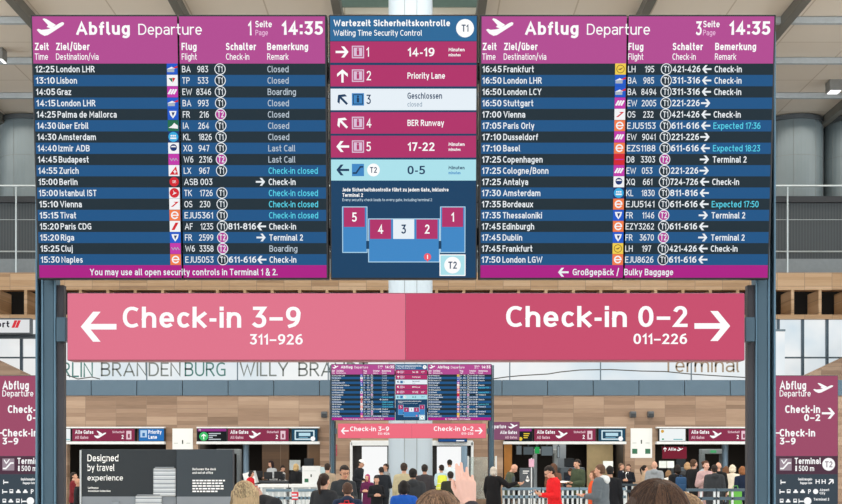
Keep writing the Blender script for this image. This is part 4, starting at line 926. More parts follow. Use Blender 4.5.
barrier(606, 640, 38, 483.8, 'dark queue barrier in front of the two people in dark suits', 6, '#39454d'); barrier(266, 292, 31, 489, 'steel blue queue barrier under the red stand sign, left part', 5); barrier(298, 316.5, 31, 489, 'steel blue queue barrier right of the red stand sign', 5)
# information stand (dark, with a drop picture) in the right bay
yi = 36; o = thing('information_stand', 'dark grey stand with a white drop picture behind the red jumper', 'stand', (wx(527, yi), yi, 0)); hw = 7*yi/F; z = lambda py: wz(py, yi)
MB().bbox(-hw, hw, 0, .2, 0, z(468), mat('#4b5258', .5), .012).build('body', o)
m = MB(); s_ = yi/F; dx = .5*s_; zc = z(480); m.disc(dx, zc, 1.9*s_, PW, 1, n=20); m.poly([(dx-1.8*s_, zc+.5*s_), (dx+1.8*s_, zc+.5*s_), (dx, zc+4.6*s_)], PW, 1); m.rect(-hw*.6, hw*.3, z(471.5), z(470.7), PW, 1); m.rect(-hw*.6, hw*.1, z(473.5), z(472.7), PW, 1); m.build('print', o)
yi2 = 35; o = thing('pink_notice', 'small pale pink notice on a thin white pole beside the bald person', 'notice', (wx(531.5, yi2), yi2, 0)); z = lambda py: wz(py, yi2)
MB().tube([(0, .02, .02), (0, .02, z(458))], .016, TRIM, 8).build('pole', o); MB().bbox(-.08, .08, -.015, .005, z(467), z(459), mat('#d9a9c0', .5), .005).build('panel', o); MB().lathe([(.16, 0), (.16, .012), (.03, .03)], STEELD, 20).build('foot', o)
for px, py0, py1, y, lb in ((210, 0, 0, 0, ''),):
    pass
for a, b, t_, bt, lb in ((659, 666.5, 461, 468, 'white tablet sign on a thin pole at the right bay, left of the pair'), (667, 674, 461, 468, 'white tablet sign on a thin pole at the right bay, right of the pair'), (603, 613, 461, 469, 'white tablet sign on a thin pole behind the grey parka')):
    y = 44.2 - (.4 if a == 667 else 0); o = thing('tablet_sign', lb, 'sign', (wx((a+b)/2, y), y, 0), group='tablet signs on poles'); hw = (b-a)/2*y/F; z = lambda py: wz(py, y)
    MB().bbox(-hw, hw, -.02, .02, z(bt), z(t_), mat('#e6efec', .4), .006).build('panel', o); MB().tube([(0, .03, .02), (0, .03, z(t_+1))], .014, STEELD, 8).build('pole', o); MB().lathe([(.11, 0), (.11, .012), (.03, .03)], STEELD, 20).build('foot', o)
o = thing('desk_notice', 'white notice behind the blonde person in black in the left bay', 'notice', (wx(295, 46), 46, 0)); hw = 5.5*46/F
MB().bbox(-hw, hw, -.02, .02, wz(470, 46), wz(460, 46), mat('#dfe9e8', .4), .006).build('panel', o); MB().tube([(0, .03, .02), (0, .03, wz(462, 46))], .014, STEELD, 8).build('pole', o); MB().lathe([(.15, 0), (.15, .012), (.03, .03)], STEELD, 20).build('foot', o)
# glass screen by the right pier
o = thing('glass_screen', 'clear glass screen at the pier behind the person in the black coat', 'screen', (wx(482, 43.5), 43.5, 0)); gm = mat('#cfd8d8', .15)
def clear():
    m, t, b = _new('clear_glass'); b.inputs['Base Color'].default_value = lin('#dfe9e8'); b.inputs['Transmission Weight'].default_value = .85; b.inputs['Roughness'].default_value = .12; b.inputs['IOR'].default_value = 1.1; return m
hw = 14*43.5/F; MB().bbox(-hw, hw, -.01, .01, .3, wz(457, 43.5), clear(), .004).build('pane', o)
for k in (-1, 1): MB().bbox(k*hw-.03, k*hw+.03, -.03, .03, 0, wz(456, 43.5), TRIM, .006).build('post', o)

# walk-through arches and scanning machines inside the bays
def arch(px, y, label, col='#8d989e'):
    o = thing('security_arch', label, 'metal detector', (wx(px, y), y, 0), group='walk-through arches in the bays'); m_ = mat(col, .4, .1)
    for sg in (-1, 1): MB().bbox(sg*.42-.07, sg*.42+.07, -.25, .25, 0, 2.0, m_, .02).build('side_post', o)
    MB().bbox(-.49, .49, -.22, .22, 2.0, 2.2, m_, .02).build('header', o); MB().bbox(-.12, .12, -.235, -.215, 2.05, 2.15, glow('#58c07c', .8), .004).build('lamp_panel', o)
def xray(px, y, label):
    o = thing('luggage_scanner', label, 'scanner', (wx(px, y), y, 0), group='luggage scanners in the bays'); g1, g2 = mat('#75818a', .4, .1), mat('#33393f', .5)
    MB().bbox(-.5, .5, -.2, .9, .35, 1.45, g1, .04).build('body', o); MB().bbox(-.36, .36, -.215, -.19, .82, 1.25, g2, .01).build('tunnel_mouth', o)
    MB().bbox(-.38, .38, -1.1, -.22, .72, .8, g2, .02).build('conveyor', o); MB().bbox(-.3, .1, .1, .18, 1.47, 1.82, g2, .01).build('monitor', o); MB().bbox(-.14, -.06, .12, .16, 1.44, 1.5, g2, .005).build('monitor_stand', o)
    for sx in (-.34, .34):
        for sy in (-1.0, .7): MB().bbox(sx-.03, sx+.03, sy-.03, sy+.03, 0, .73 if sy < 0 else .36, g2, .005).build('leg', o)
arch(545, 48.3, 'pale grey walk-through arch inside the bay behind the red jumper', '#a9b3b7'); arch(229, 48.6, 'grey walk-through arch in the dark left bay behind the advertising wall edge'); arch(712, 48.5, 'grey walk-through arch in the dark bay behind the pale pink coat')
xray(572, 47.8, 'grey luggage scanner in the bay behind the olive green jacket'); xray(311, 48.2, 'grey luggage scanner in the left bay behind the white notice board'); xray(684, 48.4, 'grey luggage scanner in the dark bay behind the tall person in black')
# ------------------------------------------------------------------ people
def ring_loft(bm, rings, seg=20):
    """rings: (z, rx, ry, yoff)"""
    prev = None; first = None
    for z, rx, ry, yo in rings:
        vs = [bm.verts.new((rx*math.copysign(abs(math.cos(2*PI*k/seg))**.85, math.cos(2*PI*k/seg)), yo + ry*math.sin(2*PI*k/seg), z)) for k in range(seg)]
        if prev:
            for k in range(seg): bm.faces.new((prev[k], prev[(k+1) % seg], vs[(k+1) % seg], vs[k]))
        else: first = vs
        prev = vs
    bm.faces.new(first[::-1]); bm.faces.new(prev)
def cap(bm, a, b, ra, rb, seg=10):
    a, b = Vector(a), Vector(b); d = (b-a); L = d.length; d = d/L if L > 1e-6 else Vector((0,0,1))
    u = d.orthogonal().normalized(); w = d.cross(u); rings = []
    for t in (-.95, -.7, -.35, 0): rings.append((a + d*ra*t, ra*math.sqrt(1-t*t)))
    for t in (0, .35, .7, .95): rings.append((b + d*rb*t, rb*math.sqrt(1-t*t)))
    prev = None
    for p, r in rings:
        vs = [bm.verts.new(p + (u*math.cos(2*PI*k/seg) + w*math.sin(2*PI*k/seg))*r) for k in range(seg)]
        if prev:
            for k in range(seg): bm.faces.new((prev[k], prev[(k+1) % seg], vs[(k+1) % seg], vs[k]))
        else: bm.faces.new(vs[::-1])
        prev = vs
    bm.faces.new(prev)
def ell(bm, c, r, rot=None, seg=16):
    M = Matrix.Translation(Vector(c)) @ (rot.to_4x4() if rot else Matrix()) @ Matrix.Diagonal((*r, 1))
    bmesh.ops.create_uvsphere(bm, u_segments=seg, v_segments=seg//2+2, radius=1, matrix=M)
def remesh(bm, voxel, smooth=4, name='m'):
    me = bpy.data.meshes.new(name); bmesh.ops.recalc_face_normals(bm, faces=bm.faces[:]); bm.to_mesh(me); bm.free()
    o = bpy.data.objects.new('t', me); C.objects.link(o)
    r = o.modifiers.new('r', 'REMESH'); r.mode = 'VOXEL'; r.voxel_size = voxel
    s = o.modifiers.new('s', 'SMOOTH'); s.iterations = smooth; s.factor = .5
    dg = bpy.context.evaluated_depsgraph_get(); out = bpy.data.meshes.new_from_object(o.evaluated_get(dg))
    bpy.data.objects.remove(o); bpy.data.meshes.remove(me); out.name = name
    out.polygons.foreach_set('use_smooth', [True]*len(out.polygons)); return out
def hand(bm, wrist, fdir, palm, right, curl=.35, splay=1.0):
    f = Vector(fdir).normalized(); p = Vector(palm); p = (p - f*p.dot(f)).normalized()
    th = f.cross(p) if right else p.cross(f)
    W = Vector(wrist); T = lambda x, y, z: W + th*x + p*y + f*z
    K = [(.030, .088, .074), (.010, .092, .082), (-.011, .087, .076), (-.030, .076, .058)]
    for i, (kx, kz, L) in enumerate(K):
        cap(bm, T(kx*.55, 0, .005), T(kx, -.002, kz), .016, .0125, 8)
        a = T(kx, 0, kz); ang = .12 if splay == 1 else .05 + .07*i; x = kx; sp = (kx*.28)*splay; r = .0088 if i < 3 else .0076
        y0, z0 = 0, kz; x0 = kx
        for j, q in enumerate((.45, .31, .24)):
            ang += curl*(.7, 1.1, .8)[j]*(1+(.08 if splay == 1 else .75)*i)
            l = L*q; y1 = y0 + math.sin(ang)*l; z1 = z0 + math.cos(ang)*l; x1 = x0 + sp*q
            cap(bm, T(x0, y0, z0), T(x1, y1, z1), r*(1-.08*j), r*(1-.08*(j+1)), 8)
            x0, y0, z0 = x1, y1, z1
    cap(bm, T(.012, .008, .012), T(.040, .016, .045), .017, .0125, 8)
    cap(bm, T(.040, .016, .045), T(.052, .022+.01*curl, .073), .0115, .010, 8)
    cap(bm, T(.052, .022+.01*curl, .073), T(.052-.012*curl, .030+.02*curl, .098), .0098, .008, 8)
HIP = Vector((0, 0, .93))
class Pose:
    """joint layout for a 1.75 m figure facing -y"""
    def __init__(s, arms='down', lean=0, look=0, turn=0, step=.0):
        s.arms, s.lean, s.look, s.turn, s.step = arms, lean, look, turn, step
    def key(s): return (s.arms, s.lean, s.look, s.turn, s.step)
    def T(s, p):
        """lean the part above the hips forward (towards -y)"""
        p = Vector(p)
        if p.z < .93 or not s.lean: return p
        k = min(1, (p.z-.93)/.15); return HIP + Matrix.Rotation(R(s.lean)*k, 3, 'X') @ (p-HIP)
    def H(s, p):
        """head tilt (look>0 is down) and turn about the neck"""
        q = Vector((0, .01, 1.49)); p = Vector(p)
        return s.T(q + Matrix.Rotation(R(s.turn), 3, 'Z') @ (Matrix.Rotation(R(s.look), 3, 'X') @ (p-q)))
    def arm(s, sg):
        """shoulder, elbow, wrist, finger direction, palm direction; sg=-1 is the figure's right"""
        a = s.arms; sh = (sg*.175, .01, 1.405)
        down = (sh, (sg*.222, .045, 1.125), (sg*.235, -.045, .885), (0, -.12, -1), (-sg, .15, 0))
        if a == 'phone': return (sh, (sg*.215, -.02, 1.13), (sg*.075, -.29, 1.175), (-sg*.35, -.8, .45), (-sg*.3, .2, 1))
        if a == 'papers': return (sh, (sg*.22, .0, 1.12), (sg*.12, -.27, 1.12), (-sg*.15, -1, .05), (0, 0, 1))
        if a == 'bag': return down if sg > 0 else (sh, (sg*.25, .03, 1.13), (sg*.13, -.19, 1.27), (-sg*.5, -.3, .6), (-sg*.3, .9, .2))
        if a == 'raise': return down if sg > 0 else (sh, (sg*.23, -.21, 1.47), (sg*.125, -.30, 1.70), (-sg*.13, -.1, 1), (-.1, -1, -.05))
        if a == 'elbow': return down if sg > 0 else (sh, (sg*.20, -.17, 1.555), (sg*.07, -.27, 1.60), (-sg*.7, -.5, .5), (0, 1, 0))
        if a == 'point': return down if sg > 0 else (sh, (sg*.40, -.12, 1.22), (sg*.60, -.25, 1.30), (sg*.8, -.5, .15), (0, 0, -1))
        if a == 'chest': return (sh, (sg*.235, .03, 1.14), (sg*.09, -.2, 1.16), (-sg*.9, -.2, .1), (0, 1, 0))
        return down
BODY = {}
def body_mesh(ps, fem, vox):
    k = ('b', ps.key(), fem, vox)
    if k in BODY: return BODY[k]
    bm = bmesh.new()
    # trunk
    rings = [(.84,.13,.10,.01),(.93,.162 if not fem else .172,.112,.012),(1.02,.150,.102,.005),(1.12,.135 if not fem else .125,.093,.0),(1.26,.158,.108,-.004),(1.36,.168,.102,.0),(1.42,.150,.082,.008),(1.455,.09,.066,.012),(1.48,.06,.058,.012)]
    t = bmesh.new(); ring_loft(t, rings)
    for v in t.verts: v.co = ps.T(v.co)
    m = bpy.data.meshes.new('t'); t.to_mesh(m); t.free(); bm.from_mesh(m); bpy.data.meshes.remove(m)
    cap(bm, ps.T((0, .015, 1.44)), ps.H((0, .0, 1.545)), .058, .052, 12)
    # head
    h = bmesh.new()
    ell(h, (0, .005, 1.652), (.076, .094, .098)); ell(h, (0, -.03, 1.585), (.056, .06, .068)); ell(h, (0, -.062, 1.552), (.03, .03, .026))
    ell(h, (0, -.066, 1.66), (.052, .026, .03))                                             # brow and sockets
    cap(h, (0, -.092, 1.645), (0, -.112, 1.605), .009, .0145, 8); ell(h, (0, -.098, 1.602), (.019, .014, .010))   # nose
    ell(h, (0, -.086, 1.575), (.025, .012, .0075)); ell(h, (0, -.085, 1.564), (.022, .012, .0075))                # lips
    for sg in (-1, 1):
        ell(h, (sg*.047, -.058, 1.603), (.022, .026, .02)); ell(h, (sg*.0795, .012, 1.622), (.009, .018, .031), Matrix.Rotation(R(-12), 3, 'X'))
        ell(h, (sg*.031, -.08, 1.636), (.0125, .0125, .0125), None, 10)
    for v in h.verts: v.co = ps.H(v.co)
    m = bpy.data.meshes.new('t'); h.to_mesh(m); h.free(); bm.from_mesh(m); bpy.data.meshes.remove(m)
    for sg in (-1, 1):
        sh, el, wr, fd, pd = ps.arm(sg); sh, el, wr = ps.T(sh), ps.T(el), ps.T(wr)
        L3 = Matrix.Rotation(R(ps.lean), 3, 'X'); fd = L3 @ Vector(fd); pd = L3 @ Vector(pd)
        cap(bm, sh, el, .049, .038); cap(bm, el, el + (wr-el)*.35, .038, .039); cap(bm, el + (wr-el)*.35, wr, .039, .025)
        hand(bm, wr, fd, pd, sg < 0, .14 if ps.arms == 'raise' and sg < 0 else .32, -.35 if ps.arms == 'raise' and sg < 0 else 1)
        st = ps.step*sg
        hp, kn, an = (sg*.088, .01, .90), (sg*.096, -.015-st*.6, .50), (sg*.10, .02-st, .085)
        cap(bm, hp, kn, .082, .053); cap(bm, kn, Vector(kn).lerp(Vector(an), .35) + Vector((0, .012, 0)), .052, .053); cap(bm, Vector(kn).lerp(Vector(an), .35) + Vector((0, .012, 0)), an, .053, .034)
        cap(bm, (an[0], an[1]+.02, .045), (an[0]+sg*.01, an[1]-.12, .04), .034, .032)
    me = remesh(bm, vox, 3, 'body'); 
    for i in range(3): me.materials.append(None)
    eyes = [ps.H((sg*.031, -.0915, 1.636)) for sg in (-1, 1)]; lips = ps.H((0, -.097, 1.569))
    hd = ps.H((0, 0, 1.6))
    for p in me.polygons:
        c = p.center
        if (c-hd).length < .16:
            if min((c-e).length for e in eyes) < .0095: p.material_index = 1
            elif abs((c-lips).z) < .010 and (c-lips).length < .026: p.material_index = 2
    BODY[k] = me; return me
def top_mesh(ps, hem, bulk, vox=.014, hood=False):
    k = ('t', ps.key(), hem, bulk, hood)
    if k in BODY: return BODY[k]
    bm = bmesh.new(); b = bulk
    rings = [(hem,.188+b,.135+b,.008),(hem+.03,.19+b,.137+b,.008)]
    for z, rx, ry, yo in ((.72,.196,.142,.008),(.86,.19,.138,.01),(.96,.184,.132,.01),(1.08,.172,.122,.004),(1.26,.188,.13,-.002),(1.37,.186,.118,.002),(1.43,.165,.098,.008),(1.465,.105,.082,.012),(1.497,.078,.074,.012)):
        if z > hem+.06: rings.append((z, rx+b, ry+b, yo))
    t = bmesh.new(); ring_loft(t, rings, 24)
    for v in t.verts:
        n = noise.noise(v.co*7)*.009; v.co.x *= 1+n*4; v.co.y += n
        v.co = ps.T(v.co)
    m = bpy.data.meshes.new('t'); t.to_mesh(m); t.free(); bm.from_mesh(m); bpy.data.meshes.remove(m)
    for sg in (-1, 1):
        sh, el, wr, fd, pd = ps.arm(sg); sh, el, wr = ps.T(sh), ps.T(el), ps.T(wr)
        cap(bm, sh, el, .066+b, .056+b*.8); q = el.lerp(wr, .9); cap(bm, el, q, .055+b*.8, .041+b*.6); cap(bm, ps.T((sg*.11, .01, 1.41)), sh, .068+b, .064+b)
        for j in (.35, .6): 
            e = sh.lerp(el, j); ell(bm, e, (.062+b, .066+b, .02))
    if hood:
        ell(bm, ps.T((0, .105+b, 1.455)), (.105, .055, .07)); ell(bm, ps.T((0, .07, 1.49)), (.095, .07, .05))
    me = remesh(bm, vox, 5, 'jacket'); me.materials.append(None); BODY[k] = me; return me
def trousers_mesh(ps, vox=.014):
    k = ('p', ps.step)
    if k in BODY: return BODY[k]
    bm = bmesh.new(); ring_loft(bm, [(.83,.15,.11,.012),(.9,.178,.126,.012),(1.0,.17,.118,.008)])
    for sg in (-1, 1):
        st = ps.step*sg; hp, kn, an = (sg*.09, .01, .87), (sg*.097, -.012-st*.6, .50), (sg*.10, .02-st, .10)
        cap(bm, hp, kn, .096, .07); cap(bm, kn, an, .068, .056)
    me = remesh(bm, vox, 4, 'trousers'); me.materials.append(None); BODY[k] = me; return me
def shoe_mesh(ps, sg):
    k = ('s', ps.step, sg)
    if k in BODY: return BODY[k]
    bm = bmesh.new(); st = ps.step*sg; a = Vector((sg*.10, .02-st, 0))
    cap(bm, a + Vector((0, .03, .05)), a + Vector((sg*.012, -.13, .043)), .046, .042); cap(bm, a + Vector((0, .02, .06)), a + Vector((0, .02, .11)), .045, .044)
    for v in bm.verts: v.co.z = max(v.co.z, .003)
    me = remesh(bm, .012, 2, 'shoe'); me.materials.append(None); BODY[k] = me; return me
def hair_mesh(ps, style, vox=.010):
    k = ('h', ps.key(), style)
    if k in BODY: return BODY[k]
    bm = bmesh.new(); h = bmesh.new()
    ell(h, (0, .012, 1.664), (.087, .103, .100), None, 24)
    if style in ('short', 'receding'): ell(h, (0, .05, 1.60), (.074, .06, .06))
    if style == 'long':
        ring_loft(h, [(1.27,.07,.025,.10),(1.32,.10,.045,.095),(1.42,.105,.06,.075),(1.52,.10,.075,.045),(1.60,.092,.085,.03),(1.66,.088,.095,.02)])
        for sg in (-1, 1): cap(h, (sg*.085, -.01, 1.66), (sg*.105, -.02, 1.36), .034, .02)
    if style in ('pony', 'bun'):
        ell(h, (0, .05, 1.61), (.074, .06, .06)); ell(h, (0, .115, 1.68), (.028, .028, .028))
        if style == 'pony': cap(h, (0, .13, 1.68), (0, .165, 1.6), .024, .033); cap(h, (0, .165, 1.6), (0, .135, 1.42), .034, .015)
        else: ell(h, (0, .12, 1.70), (.042, .042, .042))
    if style == 'scarf':
        ring_loft(h, [(1.40,.12,.10,.01),(1.46,.105,.09,.01),(1.52,.088,.085,.012),(1.60,.09,.095,.012),(1.66,.09,.1,.012)])
    if style == 'bob':
        ell(h, (0, .045, 1.58), (.092, .075, .085))
        for sg in (-1, 1): cap(h, (sg*.083, .0, 1.66), (sg*.085, .0, 1.54), .03, .024)
    # cut away the face
    for v in h.verts:
        n = noise.noise(v.co*38)*.006 + noise.noise(v.co*14)*.006; c = Vector((0, .01, 1.65)); d = (v.co-c).normalized(); v.co += d*n
    face = bmesh.new()
    m = bpy.data.meshes.new('t'); h.to_mesh(m); h.free(); bm.from_mesh(m); bpy.data.meshes.remove(m)
    me = remesh(bm, vox, 1, 'hair')
    b2 = bmesh.new(); b2.from_mesh(me); bpy.data.meshes.remove(me)
    def inface(p):
        if style == 'receding': lim = 1.70 + .9*(p.y+.02)*0
        zf = {'receding': 1.665 if p.y < .06 else 1.55, 'short': 1.695}.get(style, 1.70)
        ax = abs(p.x)
        if style == 'receding': return (p.y < -.01 and p.z > 1.60) or (p.z > 1.70 and p.y < .055) or (p.y < .0)
        if p.y < -.02 and p.z < zf and ax < .078 + (.0 if style in ('short','pony','bun') else -.012): return True
        if style in ('short', 'pony', 'bun') and p.y < .0 and p.z < 1.66: return True
        if style == 'short' and p.z < 1.565: return True
        if style == 'short' and ax > .07 and p.y < .035 and p.z < 1.64: return True
        return False
    bmesh.ops.delete(b2, geom=[f for f in b2.faces if inface(f.calc_center_median())], context='FACES')
    for v in b2.verts: v.co = ps.H(v.co)
    me = bpy.data.meshes.new('hair'); b2.to_mesh(me); b2.free(); me.polygons.foreach_set('use_smooth', [True]*len(me.polygons)); me.materials.append(None); BODY[k] = me; return me
def hair_mat(h):
    key = ('hair', h)
    if key in MATS: return MATS[key]
    m, t, b = _new('hair_' + h.strip('#')); tc = t.nodes.new('ShaderNodeTexCoord'); mp = t.nodes.new('ShaderNodeMapping'); mp.inputs['Scale'].default_value = (90, 90, 12)
    n = t.nodes.new('ShaderNodeTexNoise'); n.inputs['Scale'].default_value = 1; t.links.new(tc.outputs['Object'], mp.inputs['Vector']); t.links.new(mp.outputs[0], n.inputs['Vector'])
    mx = t.nodes.new('ShaderNodeMix'); mx.data_type = 'RGBA'; c = lin(h); mx.inputs[6].default_value = (*[x*.55 for x in c[:3]], 1); mx.inputs[7].default_value = (*[min(1, x*1.45) for x in c[:3]], 1)
    t.links.new(n.outputs[0], mx.inputs[0]); t.links.new(mx.outputs[2], b.inputs['Base Color']); b.inputs['Roughness'].default_value = .6; b.inputs['Specular IOR Level'].default_value = .25
    bp = t.nodes.new('ShaderNodeBump'); bp.inputs['Strength'].default_value = .5; bp.inputs['Distance'].default_value = .01; t.links.new(n.outputs[0], bp.inputs['Height']); t.links.new(bp.outputs[0], b.inputs['Normal'])
    MATS[key] = m; return m
def skin(h='#cf9f86'): return mat(h, .5, 0, .06, 30)
EYE = mat('#1d1512', .25); LIP = mat('#a2605a', .5)
def inst(me, name, par, *ms):
    o = bpy.data.objects.new(name, me); C.objects.link(o); o.parent = par
    for s, m in zip(o.material_slots, ms): s.link = 'OBJECT'; s.material = m
    return o
def strands(par, ps, col, n, length, seed, spread=1.0, bun=False):
    """locks of hair lying over the skull and falling from it, real thin tubes"""
    rnd = random.Random(seed); mb = MB(); L0 = lin(col); hms = [hair_mat(col)] + [hair_mat('#%02x%02x%02x' % tuple(min(255, int(int(col[i:i+2], 16)*k)) for i in (1, 3, 5))) for k in (.72, 1.25)]; c = Vector((0, .012, 1.655)); rad = Vector((.090, .106, .103))
    crown = Vector((0, .25, 1)).normalized()
    for i in range(n):
        az = rnd.uniform(0, 2*PI); d0 = rnd.uniform(.02, .6)
        f = math.cos(az - PI/2)                 # 1 at the back
        L = length*rnd.uniform(.75, 1.1); lim = 1.9 if f > -.3 else .95
        pts = []; steps = 8; x = crown.orthogonal().normalized(); y = crown.cross(x); side = x*math.cos(az)+y*math.sin(az)
        wob = rnd.uniform(-.25, .25); rr = rnd.uniform(1.0, 1.05); fall = None
        for k in range(steps):
            t = d0 + (lim+max(0, L-.15)*7 - d0)*k/(steps-1)
            if t <= lim or fall is None:
                tt = min(t, lim); s2 = Matrix.Rotation(wob*k/steps, 3, crown) @ side
                d = crown*math.cos(tt) + s2*math.sin(tt)
                p = c + Vector((d.x*rad.x, d.y*rad.y, d.z*rad.z))*rr
                if t > lim: fall = True
            else:
                p = pts[-1] + Vector((pts[-1].x*.05*spread + rnd.uniform(-.006, .006), .004*spread + rnd.uniform(-.006, .006), -(L/steps)*1.1))
            pts.append(p)
        q = [ps.H(p) for p in pts]
        if (pts[-1].y < -.03 and pts[-1].z < 1.66): continue
        mb.tube(q, [.0022]+[.0026]*(steps-2)+[.0008], rnd.choice(hms), 3, False)
    return mb.build('hair_locks', par, smooth=True)
PEOPLE = []
def person(px, py, Y, yaw, label, top='#22252b', pants='#23262c', hair='#2a1e18', style='short', pose=None, sk='#cf9f86', hem=.80, bulk=.0, hood=False, hoodcol=None, fem=False, vox=.0075, group=None, scale=None):
    ps = pose or Pose(); ztop = wz(py, Y); ht = ps.H((0, .012, 1.762)); s = ztop/ht.z
    off = Matrix.Rotation(R(yaw), 3, 'Z') @ Vector((ht.x, ht.y, 0))*s
    o = thing('person', label, 'person', (wx(px, Y) - off.x, Y - off.y, 0), (0, 0, R(yaw)), group); o.scale = (s, s, s)
    inst(body_mesh(ps, fem, vox), 'body', o, skin(sk), EYE, LIP)
    t = inst(top_mesh(ps, hem, bulk, .014, hood), 'coat' if hem < .7 else 'jacket', o, mat(top, .8, 0, .22, 14, .2, .25))
    inst(trousers_mesh(ps), 'trousers', o, mat(pants, .85, 0, .15, 10, .2))
    for sg in (-1, 1): inst(shoe_mesh(ps, sg), 'shoe', o, mat('#1c1a1a' if sum(lin(pants)[:3]) < .6 else '#3a342e', .5))
    if style != 'bald': inst(hair_mesh(ps, style), 'headscarf' if style == 'scarf' else 'hair', o, hair_mat(hair) if style != 'scarf' else mat(hair, .8, 0, .2, 14, .2))
    PEOPLE.append(o); return o, ps, s
def glasses(o, ps):
    mb = MB(); g = mat('#15151a', .3)
    for sg in (-1, 1):
        mb.tube([ps.H((sg*.033 + .024*math.cos(a), -.103, 1.634 + .018*math.sin(a))) for a in [2*PI*k/14 for k in range(15)]], .0028, g, 6)
        mb.tube([ps.H((sg*.056, -.101, 1.638)), ps.H((sg*.08, -.07, 1.64)), ps.H((sg*.086, .01, 1.636))], .0024, g, 6)
    mb.tube([ps.H((-.009, -.105, 1.637)), ps.H((.009, -.105, 1.637))], .0026, g, 6); mb.build('glasses', o)
def shirt(o, ps, col):
    """pale shirt front showing in an open jacket"""
    mb = MB(); pts = [(-.012, 1.19), (.012, 1.19), (.055, 1.40), (.05, 1.47), (-.05, 1.47), (-.055, 1.40)]
    vs = [ps.T((x, -.128 - (.012 if z < 1.3 else 0) + max(0, z-1.36)*.55, z)) for x, z in pts]; n = len(vs)
    vs += [v + Vector((0, .03, 0)) for v in vs]
    mb.add(vs, [tuple(range(n)), tuple(range(2*n-1, n-1, -1))] + [(i, n+i, n+(i+1) % n, (i+1) % n) for i in range(n)], mat(col, .8)); mb.build('shirt', o)
def cap_hat(o, ps, col):
    bm = bmesh.new(); ell(bm, (0, .01, 1.695), (.092, .108, .078), None, 20)
    for v in list(bm.verts):
        if v.co.z < 1.69: v.co.z = 1.69
    cap(bm, (-.03, -.1, 1.69), (.03, -.1, 1.69), .018, .018); ell(bm, (0, -.125, 1.69), (.066, .05, .008))
    for v in bm.verts: v.co = ps.H(v.co)
    inst(_one(remesh(bm, .008, 2, 'hat')), 'hat', o, mat(col, .7))
def _one(me): me.materials.append(None); return me
def vest(o, ps, col):
    bm = bmesh.new(); t = bmesh.new(); ring_loft(t, [(.86,.20,.148,.01),(1.08,.183,.134,.004),(1.26,.198,.142,-.002),(1.37,.195,.13,.002),(1.425,.155,.105,.008)], 24)
    for v in t.verts: v.co = ps.T(v.co)
    m = bpy.data.meshes.new('t'); t.to_mesh(m); t.free(); bm.from_mesh(m); bpy.data.meshes.remove(m)
    inst(_one(remesh(bm, .014, 3, 'vest')), 'vest', o, mat(col, .6)); 
    mb = MB(); rf = mat('#d5d8d2', .3, .3)
    for z in (1.0, 1.14): mb.tube([ps.T((.196*math.cos(a), .004 + .146*math.sin(a), z)) for a in [2*PI*k/24 for k in range(25)]], .012, rf, 6)
    mb.build('reflective_band', o)
def hoodpiece(o, ps, col):
    bm = bmesh.new(); ell(bm, ps.T((0, .125, 1.45)), (.125, .06, .085)); ell(bm, ps.T((0, .07, 1.49)), (.115, .085, .055))
    inst(_one(remesh(bm, .012, 3, 'hood')), 'hood', o, mat(col, .85, 0, .1, 20, .2, .3))
def world(o, s, yaw, p): return Vector(o.location) + Matrix.Rotation(R(yaw), 3, 'Z') @ (Vector(p)*s)
def carried(name, label, cat, o, s, yaw, p, rot=0):
    t = thing(name, label, cat, world(o, s, yaw, p), (0, 0, R(yaw+rot))); return t

AWAY = 180
# --- near people
o, ps, s = person(437.5, 489.5, 4.0, AWAY, 'person with long brown hair seen from behind, raising one hand before the far gantry', '#3b3a3f', '#2b3040', '#6b5140', 'long', Pose('raise'), '#e2b4a3', fem=True, vox=.0042)
strands(o, ps, '#7b604c', 1700, .34, 3)
o, ps, s = person(657, 479, 3.2, AWAY+8, 'person with a large dark brown tousled head seen from behind, bottom right', '#2d3036', '#23262c', '#3d2c22', 'bob', Pose(), '#c99a80')
strands(o, ps, '#4a362a', 2000, .16, 5)
o, ps, s = person(681, 492, 3.75, AWAY-20, 'person with light brown hair half hidden behind the large dark brown head', '#4a4640', '#2b2d33', '#8a6c50', 'bob', Pose(), '#d3a68c')
strands(o, ps, '#92765a', 1200, .16, 9)
o, ps, s = person(245, 480.5, 8.5, 172, 'person with long blonde hair and dark sleeve, beside the luggage advertisement', '#26292e', '#23262c', '#b39a76', 'long', Pose('elbow', 0, 6), '#d9ae98', fem=True, bulk=.02)
strands(o, ps, '#b89f7c', 1700, .33, 11)
# --- left side
o, ps, s = person(324, 473, 17, 150, 'person with a dark ponytail and dark jacket left of the far gantry post', '#2b2d31', '#23252a', '#2c1d17', 'pony', Pose('bag'), fem=True, bulk=.01)
o, ps, s = person(345, 465, 20, 25, 'person with glasses in a dark grey jacket, facing us left of the doorway', '#2f3337', '#272a30', '#1d1613', 'short', Pose('chest', 0, 15), '#c59478'); glasses(o, ps)
o, ps, s = person(347.5, 482, 16, AWAY, 'youngster in a navy jacket wearing the red backpack, seen from behind', '#1f2c44', '#20242c', '#4a352a', 'short', Pose(), bulk=.014, hood=True)
def backpack(o, s, yaw, col, label):
    t = carried('backpack', label, 'backpack', o, s, yaw, (0, .17+.014, 1.0)); t.scale = (s, s, s); m_ = mat(col, .7, 0, .12, 10, .3, .2)
    MB().bbox(-.15, .15, 0, .15, 0, .42, m_, .05).build('bag', t, smooth=True); MB().bbox(-.11, .11, .14, .2, .04, .22, m_, .025).build('front_pocket', t, smooth=True)
    MB().tube([(-.04, .05, .41), (-.03, .05, .46), (.03, .05, .46), (.04, .05, .41)], .01, m_, 8).build('handle', t, smooth=True); return t
backpack(o, s, AWAY, '#c22a30', 'bright red backpack on the back of the youngster in navy')
